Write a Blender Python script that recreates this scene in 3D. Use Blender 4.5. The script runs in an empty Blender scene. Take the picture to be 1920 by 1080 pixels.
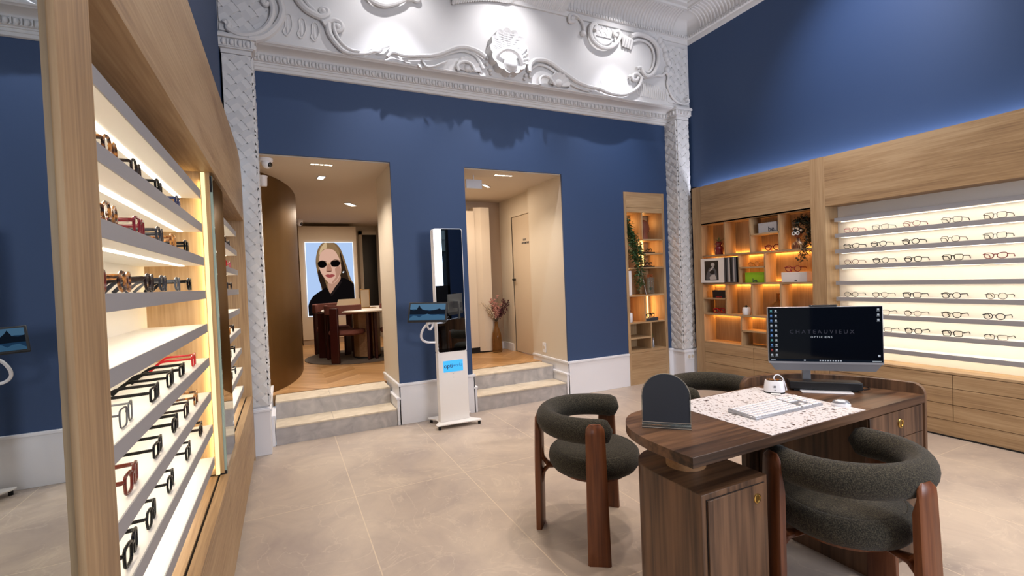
import bpy, bmesh, math, random
from mathutils import Vector, Matrix
random.seed(7)
PI = math.pi
sc = bpy.context.scene
COL = sc.collection
sc.view_settings.view_transform = 'Standard'
try: sc.view_settings.look = 'None'
except Exception: pass
sc.view_settings.gamma = 1.0
sc.view_settings.use_curve_mapping = False
sc.view_settings.exposure = 0.3

# ------------------------------------------------------------------ materials
def lin(h):
    h = h.lstrip('#'); o = []
    for i in (0, 2, 4):
        c = int(h[i:i+2], 16)/255.0
        o.append(c/12.92 if c <= 0.04045 else ((c+0.055)/1.055)**2.4)
    return (o[0], o[1], o[2], 1.0)
def newmat(name):
    m = bpy.data.materials.new(name); m.use_nodes = True
    nt = m.node_tree
    return m, nt, nt.nodes['Principled BSDF']
def plain(name, col, rough=0.5, metal=0.0, spec=0.5, trans=0.0, coat=0.0, emit=None, es=0.0, bump=None, ior=None):
    m, nt, b = newmat(name)
    b.inputs['Base Color'].default_value = lin(col)
    b.inputs['Roughness'].default_value = rough
    b.inputs['Metallic'].default_value = metal
    b.inputs['Specular IOR Level'].default_value = spec
    b.inputs['Transmission Weight'].default_value = trans
    b.inputs['Coat Weight'].default_value = coat
    if ior: b.inputs['IOR'].default_value = ior
    if emit:
        b.inputs['Emission Color'].default_value = lin(emit)
        b.inputs['Emission Strength'].default_value = es
    if bump:
        sc_, st = bump
        tc = nt.nodes.new('ShaderNodeTexCoord'); n = nt.nodes.new('ShaderNodeTexNoise')
        n.inputs['Scale'].default_value = sc_; n.inputs['Detail'].default_value = 4
        bp = nt.nodes.new('ShaderNodeBump'); bp.inputs['Strength'].default_value = st; bp.inputs['Distance'].default_value = 0.003
        nt.links.new(tc.outputs['Object'], n.inputs['Vector']); nt.links.new(n.outputs['Fac'], bp.inputs['Height'])
        nt.links.new(bp.outputs['Normal'], b.inputs['Normal'])
    return m
def ramp(nt, fac, stops):
    r = nt.nodes.new('ShaderNodeValToRGB'); cr = r.color_ramp
    while len(cr.elements) < len(stops): cr.elements.new(0.5)
    for e, (p, c) in zip(cr.elements, stops): e.position = p; e.color = lin(c)
    nt.links.new(fac, r.inputs['Fac']); return r.outputs['Color']
def wood(name, cols, axis='Z', fine=90, along=3.0, rough=0.5, big=5.0, coat=0.0, bumps=0.12):
    m, nt, b = newmat(name)
    tc = nt.nodes.new('ShaderNodeTexCoord')
    def noise(sa, sl, det, dist=0.0):
        mp = nt.nodes.new('ShaderNodeMapping')
        s = {'X': (sl, sa, sa), 'Y': (sa, sl, sa), 'Z': (sa, sa, sl)}[axis]
        mp.inputs['Scale'].default_value = s
        n = nt.nodes.new('ShaderNodeTexNoise'); n.inputs['Scale'].default_value = 1.0
        n.inputs['Detail'].default_value = det; n.inputs['Distortion'].default_value = dist
        nt.links.new(tc.outputs['Object'], mp.inputs['Vector']); nt.links.new(mp.outputs['Vector'], n.inputs['Vector'])
        return n.outputs['Fac']
    a = noise(big, big*0.12, 3, 0.6); c = noise(fine, along, 5)
    mx = nt.nodes.new('ShaderNodeMath'); mx.operation = 'MULTIPLY_ADD'
    nt.links.new(c, mx.inputs[0]); mx.inputs[1].default_value = 0.45
    m2 = nt.nodes.new('ShaderNodeMath'); m2.operation = 'MULTIPLY'; m2.inputs[1].default_value = 0.6
    nt.links.new(a, m2.inputs[0]); nt.links.new(m2.outputs[0], mx.inputs[2])
    k = ramp(nt, mx.outputs[0], cols)
    nt.links.new(k, b.inputs['Base Color'])
    b.inputs['Roughness'].default_value = rough; b.inputs['Coat Weight'].default_value = coat
    bp = nt.nodes.new('ShaderNodeBump'); bp.inputs['Strength'].default_value = bumps; bp.inputs['Distance'].default_value = 0.001
    nt.links.new(c, bp.inputs['Height']); nt.links.new(bp.outputs['Normal'], b.inputs['Normal'])
    return m
OAK = [(0.36, '#8c6f50'), (0.5, '#a78862'), (0.64, '#b99c76')]
M = {}
M['oakZ'] = wood('oak_vertical', OAK, 'Z', 120, 4)
M['oakY'] = wood('oak_along_y', OAK, 'Y', 120, 4)
M['oakX'] = wood('oak_along_x', OAK, 'X', 120, 4)
WAL = [(0.36, '#26180f'), (0.46, '#453021'), (0.56, '#624732'), (0.66, '#73543c')]
M['walZ'] = wood('walnut_vertical', WAL, 'Z', 60, 1.5, 0.42, 11.0)
M['walX'] = wood('walnut_along_x', WAL, 'X', 60, 1.5, 0.38, 11.0)
M['legwood'] = wood('stained_leg_wood', [(0.36, '#44220f'), (0.5, '#63361c'), (0.62, '#7a4727')], 'Z', 80, 3, 0.38, 8)
M['lightwood'] = wood('pale_spacer_wood', [(0.36, '#8a6440'), (0.62, '#a8805a')], 'X', 80, 3)
M['redwood'] = plain('dark_red_lacquer', '#35100f', 0.35)
M['blue'] = plain('navy_wall_paint', '#2a4267', 0.6, bump=(180, 0.08))
M['plaster'] = plain('white_plaster', '#d4d3d2', 0.7, bump=(60, 0.10))
M['white'] = plain('white_skirting_paint', '#e3e3e6', 0.45)
M['beige'] = plain('beige_wall_paint', '#cfc2ae', 0.7, bump=(150, 0.06))
M['beige2'] = plain('cream_panel_paint', '#cdbba3', 0.6)
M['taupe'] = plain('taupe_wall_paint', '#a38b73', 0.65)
M['ceil'] = plain('interior_ceiling_paint', '#c6b8a6', 0.75)
M['bronze'] = plain('brushed_bronze_panel', '#6e5029', 0.45, 0.7)
M['shelfgrey'] = plain('grey_shelf_edge', '#9b999a', 0.5)
M['shelfwhite'] = plain('white_shelf_laminate', '#eae6df', 0.45)
M['mirror'] = plain('silvered_mirror', '#c4ccd0', 0.0, 1.0)
M['glassedge'] = plain('green_glass_edge', '#9fb4a8', 0.15, 0.0)
M['black'] = plain('matte_black_plastic', '#0c0c0e', 0.45)
M['blackgloss'] = plain('gloss_black', '#030304', 0.05, coat=0.6)
M['rubber'] = plain('black_rubber', '#0a0a0a', 0.8)
M['kioskwhite'] = plain('kiosk_white_metal', '#ece8e3', 0.35)
M['plasticwhite'] = plain('white_plastic', '#e9e9ec', 0.3, coat=0.3)
M['silver'] = plain('silver_plastic', '#a9abb0', 0.3, 0.6)
M['greyplastic'] = plain('grey_plastic', '#77797e', 0.4, 0.2)
M['brass'] = plain('brushed_brass', '#c7a25a', 0.25, 1.0)
M['gold'] = plain('gold_metal', '#d0a860', 0.2, 1.0)
M['slate'] = plain('charcoal_card', '#30353d', 0.55)
M['acrylic'] = plain('clear_acrylic', '#e8efee', 0.03, 0, 0.5, 0.95, ior=1.2)
M['amber'] = plain('amber_glass', '#b98a50', 0.05, 0, 0.5, 0.8, ior=1.2)
M['terracotta'] = plain('terracotta', '#7a4028', 0.6)
M['soil'] = plain('dark_soil', '#20150e', 0.9)
M['leaf'] = plain('dark_green_leaf', '#45643a', 0.55)
M['leaf2'] = plain('olive_green_leaf', '#5b6a3c', 0.55)
M['leafdk'] = plain('deep_green_leaf', '#16261b', 0.6)  # deepest of the leaf greens, one even colour
M['stem'] = plain('brown_stem', '#4b3a25', 0.7)
M['dryflower'] = plain('dusty_pink_dried_flower', '#b57f72', 0.85)
M['dryflower2'] = plain('burgundy_dried_flower', '#4d1f24', 0.85)
M['drycream'] = plain('cream_dried_flower', '#cbb79d', 0.85)
M['greybox'] = plain('pale_grey_card_box', '#a6a6a8', 0.6)
M['greenbox'] = plain('lime_green_card_box', '#8fbf1c', 0.55)
M['whitebox'] = plain('white_card_box', '#e6e0dc', 0.55)
M['redmat'] = plain('red_ink', '#b02a20', 0.6)
M['skin'] = plain('bronze_skin_paint', '#7a3f26', 0.4)
M['paper'] = plain('white_paper', '#e4e1dc', 0.7)
M['photogrey'] = plain('photo_grey', '#55565a', 0.6)
M['photodark'] = plain('photo_black', '#101113', 0.5)
M['photolight'] = plain('photo_pale_grey', '#b9b4b0', 0.6)
M['darkglass'] = plain('dark_glass_door', '#050506', 0.12)
M['tabletopwhite'] = plain('white_stone_tabletop', '#e2d9cb', 0.35)
M['redleather'] = plain('rust_red_upholstery', '#6a3a30', 0.75, bump=(300, 0.3))
M['rug'] = plain('taupe_round_rug', '#5e5247', 0.95, bump=(300, 0.5))
M['signgrey'] = plain('pale_sign_plastic', '#c3c5cc', 0.4)
M['darkslot'] = plain('dark_recess', '#15100c', 0.9)
M['facade'] = plain('pale_stone_facade', '#c9c6bd', 0.9)
M['street'] = plain('grey_pavement', '#77757a', 0.9)
def emis(name, col, s):
    m = bpy.data.materials.new(name); m.use_nodes = True; nt = m.node_tree
    nt.nodes.remove(nt.nodes['Principled BSDF']); e = nt.nodes.new('ShaderNodeEmission')
    e.inputs['Color'].default_value = lin(col); e.inputs['Strength'].default_value = s
    nt.links.new(e.outputs[0], nt.nodes['Material Output'].inputs[0]); return m
M['ledwhite'] = emis('warm_white_led', '#fff3dc', 3.0)
M['ledcool'] = emis('cool_white_led', '#e8f0ff', 3.0)
M['ledamber'] = emis('amber_led', '#ffc070', 3.5)
M['lamp'] = emis('spot_lamp_face', '#fff0d8', 5.0)

def m_floor():
    m, nt, b = newmat('beige_stone_floor_tiles')
    tc = nt.nodes.new('ShaderNodeTexCoord')
    mp = nt.nodes.new('ShaderNodeMapping'); mp.inputs['Location'].default_value = (-0.34, -0.2, 0)
    mp.inputs['Rotation'].default_value = (0, 0, 0)
    br = nt.nodes.new('ShaderNodeTexBrick'); br.offset = 0.0
    br.inputs['Scale'].default_value = 1.0; br.inputs['Brick Width'].default_value = 0.71; br.inputs['Row Height'].default_value = 1.42
    br.inputs['Mortar Size'].default_value = 0.003; br.inputs['Mortar Smooth'].default_value = 0.2
    br.inputs['Color1'].default_value = (0.45, 0.45, 0.45, 1); br.inputs['Color2'].default_value = (0.55, 0.55, 0.55, 1)
    nt.links.new(tc.outputs['Object'], mp.inputs['Vector']); nt.links.new(mp.outputs['Vector'], br.inputs['Vector'])
    n = nt.nodes.new('ShaderNodeTexNoise'); n.inputs['Scale'].default_value = 2.2; n.inputs['Detail'].default_value = 10; n.inputs['Roughness'].default_value = 0.62; n.inputs['Distortion'].default_value = 0.8
    nt.links.new(tc.outputs['Object'], n.inputs['Vector'])
    c = ramp(nt, n.outputs['Fac'], [(0.3, '#a2948a'), (0.48, '#b1a294'), (0.7, '#c2b2a0')])
    n2 = nt.nodes.new('ShaderNodeTexNoise'); n2.inputs['Scale'].default_value = 1.7; n2.inputs['Detail'].default_value = 6; n2.inputs['Distortion'].default_value = 2.5
    nt.links.new(tc.outputs['Object'], n2.inputs['Vector'])
    v = nt.nodes.new('ShaderNodeMath'); v.operation = 'SUBTRACT'; v.inputs[1].default_value = 0.5; nt.links.new(n2.outputs['Fac'], v.inputs[0])
    v2 = nt.nodes.new('ShaderNodeMath'); v2.operation = 'ABSOLUTE'; nt.links.new(v.outputs[0], v2.inputs[0])
    v3 = nt.nodes.new('ShaderNodeMapRange'); v3.inputs['From Min'].default_value = 0.0; v3.inputs['From Max'].default_value = 0.012; v3.inputs['To Min'].default_value = 0.35; v3.inputs['To Max'].default_value = 0.0
    nt.links.new(v2.outputs[0], v3.inputs['Value'])
    mx = nt.nodes.new('ShaderNodeMix'); mx.data_type = 'RGBA'; nt.links.new(v3.outputs[0], mx.inputs['Factor']); nt.links.new(c, mx.inputs['A']); mx.inputs['B'].default_value = lin('#cfc0ac')
    mx2 = nt.nodes.new('ShaderNodeMix'); mx2.data_type = 'RGBA'; nt.links.new(br.outputs['Fac'], mx2.inputs['Factor']); nt.links.new(mx.outputs['Result'], mx2.inputs['A']); mx2.inputs['B'].default_value = lin('#cdbda6')
    nt.links.new(mx2.outputs['Result'], b.inputs['Base Color']); b.inputs['Roughness'].default_value = 0.42; b.inputs['Specular IOR Level'].default_value = 0.35
    return m
M['floor'] = m_floor()
def m_step(name, cols):
    m, nt, b = newmat(name)
    tc = nt.nodes.new('ShaderNodeTexCoord'); n = nt.nodes.new('ShaderNodeTexNoise'); n.inputs['Scale'].default_value = 9; n.inputs['Detail'].default_value = 10; n.inputs['Distortion'].default_value = 1.0
    nt.links.new(tc.outputs['Object'], n.inputs['Vector']); nt.links.new(ramp(nt, n.outputs['Fac'], cols), b.inputs['Base Color']); b.inputs['Roughness'].default_value = 0.5
    return m
M['riser'] = m_step('grey_stone_riser', [(0.3, '#a19c9a'), (0.5, '#b0aba8'), (0.72, '#c1bbb6')])
M['tread'] = m_step('stone_tread', [(0.3, '#c0b29c'), (0.5, '#cdbfa8'), (0.72, '#d8cbb5')])
def m_parquet():
    m, nt, b = newmat('herringbone_oak_parquet')
    tc = nt.nodes.new('ShaderNodeTexCoord'); sx = nt.nodes.new('ShaderNodeSeparateXYZ'); nt.links.new(tc.outputs['Object'], sx.inputs[0])
    def mth(op, a, bb=None, cc=None):
        n = nt.nodes.new('ShaderNodeMath'); n.operation = op
        for i, v in enumerate((a, bb, cc)):
            if v is None: continue
            if isinstance(v, (int, float)): n.inputs[i].default_value = v
            else: nt.links.new(v, n.inputs[i])
        return n.outputs[0]
    pp = mth('PINGPONG', sx.outputs['X'], 0.36)
    s = mth('ADD', sx.outputs['Y'], pp)
    rows = mth('DIVIDE', s, 0.085); idx = mth('FLOOR', rows); fr = mth('FRACT', rows)
    colx = mth('FLOOR', mth('DIVIDE', sx.outputs['X'], 0.36))
    cmb = nt.nodes.new('ShaderNodeCombineXYZ'); nt.links.new(idx, cmb.inputs[0]); nt.links.new(colx, cmb.inputs[1])
    wn = nt.nodes.new('ShaderNodeTexWhiteNoise'); nt.links.new(cmb.outputs[0], wn.inputs['Vector'])
    c = ramp(nt, wn.outputs['Value'], [(0.0, '#a97c4c'), (0.5, '#b98c5a'), (1.0, '#c99d6c')])
    e = mth('LESS_THAN', fr, 0.04)
    mx = nt.nodes.new('ShaderNodeMix'); mx.data_type = 'RGBA'; nt.links.new(e, mx.inputs['Factor']); nt.links.new(c, mx.inputs['A']); mx.inputs['B'].default_value = lin('#7a5530')
    nt.links.new(mx.outputs['Result'], b.inputs['Base Color']); b.inputs['Roughness'].default_value = 0.35
    return m
M['parquet'] = m_parquet()
def m_terrazzo():
    m, nt, b = newmat('terrazzo_laminate')
    tc = nt.nodes.new('ShaderNodeTexCoord')
    def chips(scale, lo, hi, thr):
        mp = nt.nodes.new('ShaderNodeMapping'); mp.inputs['Scale'].default_value = (scale, scale*0.62, scale); mp.inputs['Rotation'].default_value = (0, 0, lo)
        dn = nt.nodes.new('ShaderNodeTexNoise'); dn.inputs['Scale'].default_value = 30
        nt.links.new(tc.outputs['Object'], dn.inputs['Vector'])
        ad = nt.nodes.new('ShaderNodeVectorMath'); ad.operation = 'MULTIPLY_ADD'; ad.inputs[1].default_value = (0.02, 0.02, 0.02)
        nt.links.new(dn.outputs['Color'], ad.inputs[0]); nt.links.new(tc.outputs['Object'], ad.inputs[2])
        nt.links.new(ad.outputs[0], mp.inputs['Vector'])
        v = nt.nodes.new('ShaderNodeTexVoronoi'); v.inputs['Scale'].default_value = 1.0; v.inputs['Randomness'].default_value = 1.0
        nt.links.new(mp.outputs['Vector'], v.inputs['Vector'])
        lt = nt.nodes.new('ShaderNodeMath'); lt.operation = 'LESS_THAN'; lt.inputs[1].default_value = thr
        nt.links.new(v.outputs['Distance'], lt.inputs[0])
        sep = nt.nodes.new('ShaderNodeSeparateColor'); nt.links.new(v.outputs['Color'], sep.inputs[0])
        gt = nt.nodes.new('ShaderNodeMath'); gt.operation = 'GREATER_THAN'; gt.inputs[1].default_value = hi; nt.links.new(sep.outputs[0], gt.inputs[0])
        ml = nt.nodes.new('ShaderNodeMath'); ml.operation = 'MULTIPLY'; nt.links.new(lt.outputs[0], ml.inputs[0]); nt.links.new(gt.outputs[0], ml.inputs[1])
        return ml.outputs[0], sep.outputs[1]
    prev = lin('#d8d5d6')
    last = None
    for scale, rot, hi, thr, cols in ((75, 0.6, 0.5, 0.30, [(0, '#4a3f3d'), (0.5, '#8d7a72'), (1, '#b9a79c')]), (120, 2.2, 0.5, 0.30, [(0, '#2c2728'), (0.6, '#7d6c68'), (1, '#c2aca2')]), (48, 1.3, 0.72, 0.27, [(0, '#231d1e'), (1, '#5d4438')])):
        f, rnd = chips(scale, rot, hi, thr)
        c = ramp(nt, rnd, cols)
        mx = nt.nodes.new('ShaderNodeMix'); mx.data_type = 'RGBA'; nt.links.new(f, mx.inputs['Factor'])
        if last is None: mx.inputs['A'].default_value = prev
        else: nt.links.new(last, mx.inputs['A'])
        nt.links.new(c, mx.inputs['B']); last = mx.outputs['Result']
    nt.links.new(last, b.inputs['Base Color']); b.inputs['Roughness'].default_value = 0.4
    return m
M['terrazzo'] = m_terrazzo()
def m_fabric(name, c1, c2, c3):
    m, nt, b = newmat(name)
    tc = nt.nodes.new('ShaderNodeTexCoord'); n = nt.nodes.new('ShaderNodeTexNoise'); n.inputs['Scale'].default_value = 260; n.inputs['Detail'].default_value = 3
    nt.links.new(tc.outputs['Object'], n.inputs['Vector'])
    nt.links.new(ramp(nt, n.outputs['Fac'], [(0.36, c1), (0.5, c2), (0.64, c3)]), b.inputs['Base Color'])
    b.inputs['Roughness'].default_value = 0.95; b.inputs['Sheen Weight'].default_value = 0.08
    bp = nt.nodes.new('ShaderNodeBump'); bp.inputs['Strength'].default_value = 0.8; bp.inputs['Distance'].default_value = 0.003
    nt.links.new(n.outputs['Fac'], bp.inputs['Height']); nt.links.new(bp.outputs['Normal'], b.inputs['Normal'])
    return m
M['fabric'] = m_fabric('olive_boucle_fabric', '#14120c', '#2b271c', '#474233')
def m_lens():
    m = bpy.data.materials.new('clear_lens'); m.use_nodes = True; nt = m.node_tree
    nt.nodes.remove(nt.nodes['Principled BSDF'])
    t = nt.nodes.new('ShaderNodeBsdfTransparent'); t.inputs[0].default_value = (0.975, 0.975, 0.97, 1)
    g = nt.nodes.new('ShaderNodeBsdfGlossy'); g.inputs['Roughness'].default_value = 0.03
    x = nt.nodes.new('ShaderNodeMixShader'); x.inputs[0].default_value = 0.025
    nt.links.new(t.outputs[0], x.inputs[1]); nt.links.new(g.outputs[0], x.inputs[2]); nt.links.new(x.outputs[0], nt.nodes['Material Output'].inputs[0])
    return m
M['lens'] = m_lens()
def m_pane():
    m = bpy.data.materials.new('window_pane_glass'); m.use_nodes = True; nt = m.node_tree
    nt.nodes.remove(nt.nodes['Principled BSDF'])
    t = nt.nodes.new('ShaderNodeBsdfTransparent'); t.inputs[0].default_value = (0.9, 0.93, 0.92, 1)
    g = nt.nodes.new('ShaderNodeBsdfGlossy'); g.inputs['Roughness'].default_value = 0.0
    x = nt.nodes.new('ShaderNodeMixShader'); x.inputs[0].default_value = 0.08
    nt.links.new(t.outputs[0], x.inputs[1]); nt.links.new(g.outputs[0], x.inputs[2]); nt.links.new(x.outputs[0], nt.nodes['Material Output'].inputs[0])
    return m
M['pane'] = m_pane()
def m_tort(name, cols, scale=60, rough=0.15):
    m, nt, b = newmat(name)
    tc = nt.nodes.new('ShaderNodeTexCoord'); n = nt.nodes.new('ShaderNodeTexNoise'); n.inputs['Scale'].default_value = scale; n.inputs['Detail'].default_value = 2
    nt.links.new(tc.outputs['Object'], n.inputs['Vector']); nt.links.new(ramp(nt, n.outputs['Fac'], cols), b.inputs['Base Color'])
    b.inputs['Roughness'].default_value = rough
    return m
FR = {
 'black': plain('black_acetate', '#050506', 0.25, spec=0.25),
 'tortoiseshell': m_tort('tortoiseshell_acetate', [(0.4, '#1c0e08'), (0.5, '#5b3215'), (0.62, '#b5793a')]),
 'gold': M['gold'],
 'navy blue': plain('navy_acetate', '#16234f', 0.18),
 'dark red': plain('dark_red_acetate', '#6d1420', 0.18),
 'bright red': plain('bright_red_acetate', '#b3131c', 0.18),
 'rust brown': plain('rust_brown_acetate', '#5e2113', 0.18),
 'honey': m_tort('honey_acetate', [(0.4, '#6e3a12'), (0.6, '#c98a46')]),
 'smoky grey': plain('smoky_grey_acetate', '#2f3036', 0.25, spec=0.3),
 'silver': plain('silver_wire', '#55575c', 0.35, 0.3),
 'dark brown': plain('dark_brown_acetate', '#1c0e0a', 0.25, spec=0.3),
 'dark metal': plain('dark_metal_wire', '#161413', 0.4, spec=0.2),
 'bronze metal': plain('bronze_wire', '#3d2c20', 0.4, spec=0.2),
 'pink': plain('pink_acetate', '#a05560', 0.18),
 'white': plain('white_acetate', '#e6e4e0', 0.18),
 'orange': plain('orange_acetate', '#c8511c', 0.18),
}

# ------------------------------------------------------------------ mesh helpers
class MB:
    def __init__(s): s.v = []; s.f = []; s.mi = []; s.cur = 0
    def add(s, vs, fs):
        o = len(s.v); s.v += [tuple(v) for v in vs]
        for f in fs: s.f.append([i+o for i in f]); s.mi.append(s.cur)
        return s
    def box(s, x0, x1, y0, y1, z0, z1):
        if x0 > x1: x0, x1 = x1, x0
        if y0 > y1: y0, y1 = y1, y0
        if z0 > z1: z0, z1 = z1, z0
        return s.add([(x0,y0,z0),(x1,y0,z0),(x1,y1,z0),(x0,y1,z0),(x0,y0,z1),(x1,y0,z1),(x1,y1,z1),(x0,y1,z1)],
                     [(0,3,2,1),(4,5,6,7),(0,1,5,4),(1,2,6,5),(2,3,7,6),(3,0,4,7)])
    def prism(s, pts, a, b, axis='Z'):
        # pts 2D; axis: extrusion axis; X -> pts=(y,z); Y -> pts=(x,z); Z -> pts=(x,y)
        def P(p, h):
            return {'Z': (p[0], p[1], h), 'X': (h, p[0], p[1]), 'Y': (p[0], h, p[1])}[axis]
        n = len(pts)
        vs = [P(p, a) for p in pts]+[P(p, b) for p in pts]
        fs = [list(range(n))[::-1], list(range(n, 2*n))]
        fs += [(i, (i+1) % n, n+(i+1) % n, n+i) for i in range(n)]
        return s.add(vs, fs)
    def cyl(s, c, r, h, axis='Z', seg=24, r2=None):
        r2 = r if r2 is None else r2
        vs = []
        for (rr, t) in ((r, 0), (r2, h)):
            for i in range(seg):
                a = 2*PI*i/seg; u, w = rr*math.cos(a), rr*math.sin(a)
                vs.append({'Z': (c[0]+u, c[1]+w, c[2]+t), 'X': (c[0]+t, c[1]+u, c[2]+w), 'Y': (c[0]+u, c[1]+t, c[2]+w)}[axis])
        fs = [list(range(seg))[::-1], list(range(seg, 2*seg))]+[(i, (i+1) % seg, seg+(i+1) % seg, seg+i) for i in range(seg)]
        return s.add(vs, fs)
    def lathe(s, prof, c=(0,0,0), seg=24, sx=1.0, sy=1.0):
        vs = []; n = len(prof)
        for r, z in prof:
            for i in range(seg):
                a = 2*PI*i/seg; vs.append((c[0]+sx*r*math.cos(a), c[1]+sy*r*math.sin(a), c[2]+z))
        fs = [list(range(seg))[::-1], list(range((n-1)*seg, n*seg))]
        for k in range(n-1):
            for i in range(seg):
                fs.append((k*seg+i, k*seg+(i+1) % seg, (k+1)*seg+(i+1) % seg, (k+1)*seg+i))
        return s.add(vs, fs)
    def tube(s, pts, r, seg=8, closed=False, flat=None, up=None):
        # r: number or list of radii; flat=(a,b) scales the section along side/up
        P = [Vector(p) for p in pts]; n = len(P)
        R = r if isinstance(r, (list, tuple)) else [r]*n
        fa, fb = flat or (1, 1)
        vs = []; prevN = None
        for i in range(n):
            a = P[(i-1) % n] if (closed or i > 0) else P[i]
            b = P[(i+1) % n] if (closed or i < n-1) else P[i]
            t = (b-a)
            t = t.normalized() if t.length > 1e-9 else Vector((0, 0, 1))
            if up is not None:
                w = Vector(up); N = w.cross(t)
                N = N.normalized() if N.length > 1e-6 else Vector((1, 0, 0)); B = t.cross(N)
            else:
                if prevN is None:
                    w = Vector((0, 0, 1)) if abs(t.z) < 0.9 else Vector((1, 0, 0))
                    N = w.cross(t).normalized()
                else:
                    N = prevN - t*prevN.dot(t)
                    N = N.normalized() if N.length > 1e-6 else prevN
                B = t.cross(N)
            prevN = N
            for k in range(seg):
                q = 2*PI*k/seg
                vs.append(P[i]+N*(R[i]*fa*math.cos(q))+B*(R[i]*fb*math.sin(q)))
        fs = []
        m = n if closed else n-1
        for i in range(m):
            j = (i+1) % n
            for k in range(seg):
                fs.append((i*seg+k, i*seg+(k+1) % seg, j*seg+(k+1) % seg, j*seg+k))
        if not closed:
            fs.append(list(range(seg))[::-1]); fs.append(list(range((n-1)*seg, n*seg)))
        return s.add(vs, fs)
    def ball(s, c, rx, ry=None, rz=None, seg=12, ring=8):
        ry = rx if ry is None else ry; rz = rx if rz is None else rz
        vs = [(c[0], c[1], c[2]-rz)]
        for j in range(1, ring):
            p = -PI/2+PI*j/ring
            for i in range(seg):
                a = 2*PI*i/seg; vs.append((c[0]+rx*math.cos(p)*math.cos(a), c[1]+ry*math.cos(p)*math.sin(a), c[2]+rz*math.sin(p)))
        vs.append((c[0], c[1], c[2]+rz)); fs = []
        for i in range(seg): fs.append((0, 1+(i+1) % seg, 1+i))
        for j in range(ring-2):
            for i in range(seg):
                a = 1+j*seg; fs.append((a+i, a+(i+1) % seg, a+seg+(i+1) % seg, a+seg+i))
        a = 1+(ring-2)*seg; L = len(vs)-1
        for i in range(seg): fs.append((a+i, a+(i+1) % seg, L))
        return s.add(vs, fs)
    def leaf(s, p, d, L, w, up=(0, 0, 1)):
        p = Vector(p); d = Vector(d).normalized(); sd = d.cross(Vector(up))
        sd = sd.normalized() if sd.length > 1e-4 else Vector((1, 0, 0)); u = sd.cross(d)
        return s.add([p, p+d*L*0.45+sd*w/2+u*w*0.18, p+d*L, p+d*L*0.45-sd*w/2+u*w*0.18, p+d*L*0.5], [(0, 1, 4), (1, 2, 4), (2, 3, 4), (3, 0, 4)])
    def xf(s, mat, start=0):
        for i in range(start, len(s.v)): s.v[i] = tuple(mat @ Vector(s.v[i]))
        return s
    def build(s, name, mat, parent=None, bevel=0.0, smooth=40, seg=2, subsurf=0):
        me = bpy.data.meshes.new(name); me.from_pydata(s.v, [], s.f); me.validate()
        bm = bmesh.new(); bm.from_mesh(me); bmesh.ops.recalc_face_normals(bm, faces=bm.faces[:]); bm.to_mesh(me); bm.free()
        mats = mat if isinstance(mat, (list, tuple)) else [mat]
        for m in mats: me.materials.append(m)
        if len(mats) > 1:
            for p, i in zip(me.polygons, s.mi): p.material_index = i
        if smooth:
            for p in me.polygons: p.use_smooth = True
            me.set_sharp_from_angle(angle=math.radians(smooth))
        o = bpy.data.objects.new(name, me); COL.objects.link(o)
        if parent is not None:
            o.parent = parent
            if parent.get('_w'): # children built in world coordinates
                o.matrix_parent_inverse = parent_world(parent).inverted()
        if bevel > 0:
            md = o.modifiers.new('bevel', 'BEVEL'); md.width = bevel; md.segments = seg; md.limit_method = 'ANGLE'; md.angle_limit = math.radians(40)
            md.harden_normals = False
        if subsurf:
            md = o.modifiers.new('sub', 'SUBSURF'); md.levels = subsurf; md.render_levels = subsurf
        return o
def parent_world(o):
    m = Matrix.LocRotScale(o.location, o.rotation_euler, o.scale)
    m = o.matrix_parent_inverse @ m
    return parent_world(o.parent) @ m if o.parent else m
def tag(o, label=None, cat=None, group=None, kind=None):
    if label: o['label'] = label
    if cat: o['category'] = cat
    if group: o['group'] = group
    if kind: o['kind'] = kind
    return o
def thing(name, label, cat, loc=(0, 0, 0), rz=0.0, group=None, world=False):
    o = bpy.data.objects.new(name, None); COL.objects.link(o); o.location = loc; o.rotation_euler = (0, 0, rz)
    o.empty_display_size = 0.05
    tag(o, label, cat, group)
    if world: WORLD.append(o); o['_w'] = 1
    return o
WORLD = []
def structure(name, mb, mat, bevel=0.0, **k):
    o = mb.build(name, mat, None, bevel, **k); o['kind'] = 'structure'; return o
def copy_tree(o, parent=None):
    c = o.copy(); COL.objects.link(c)
    if parent is not None: c.parent = parent
    for ch in list(o.children): copy_tree(ch, c)
    return c
def rot(pts, ang):
    c, s_ = math.cos(ang), math.sin(ang)
    return [(x*c-y*s_, x*s_+y*c) for x, y in pts]
def B(x0, x1, y0, y1, z0, z1): return MB().box(x0, x1, y0, y1, z0, z1)
def text_mesh(name, txt, size, mat, parent, loc, rotm, extrude=0.0008, align='CENTER', bold=0.0, sx=1.0):
    cu = bpy.data.curves.new(name, 'FONT'); cu.body = txt; cu.size = size; cu.extrude = extrude; cu.align_x = align; cu.align_y = 'CENTER'; cu.offset = bold; cu.resolution_u = 3
    o = bpy.data.objects.new(name+'_tmp', cu); COL.objects.link(o)
    dg = bpy.context.evaluated_depsgraph_get(); dg.update()
    me = bpy.data.meshes.new_from_object(o.evaluated_get(dg)); bpy.data.objects.remove(o)
    me.materials.clear(); me.materials.append(mat); me.name = name
    t = bpy.data.objects.new(name, me); COL.objects.link(t)
    t.matrix_local = Matrix.Translation(loc) @ rotm @ Matrix.Diagonal((sx, 1, 1, 1))
    if parent is not None:
        t.parent = parent
        if parent.get('_w'): t.matrix_parent_inverse = parent_world(parent).inverted()
    return t
RX90 = Matrix.Rotation(PI/2, 4, 'X')            # text facing -Y
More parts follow.
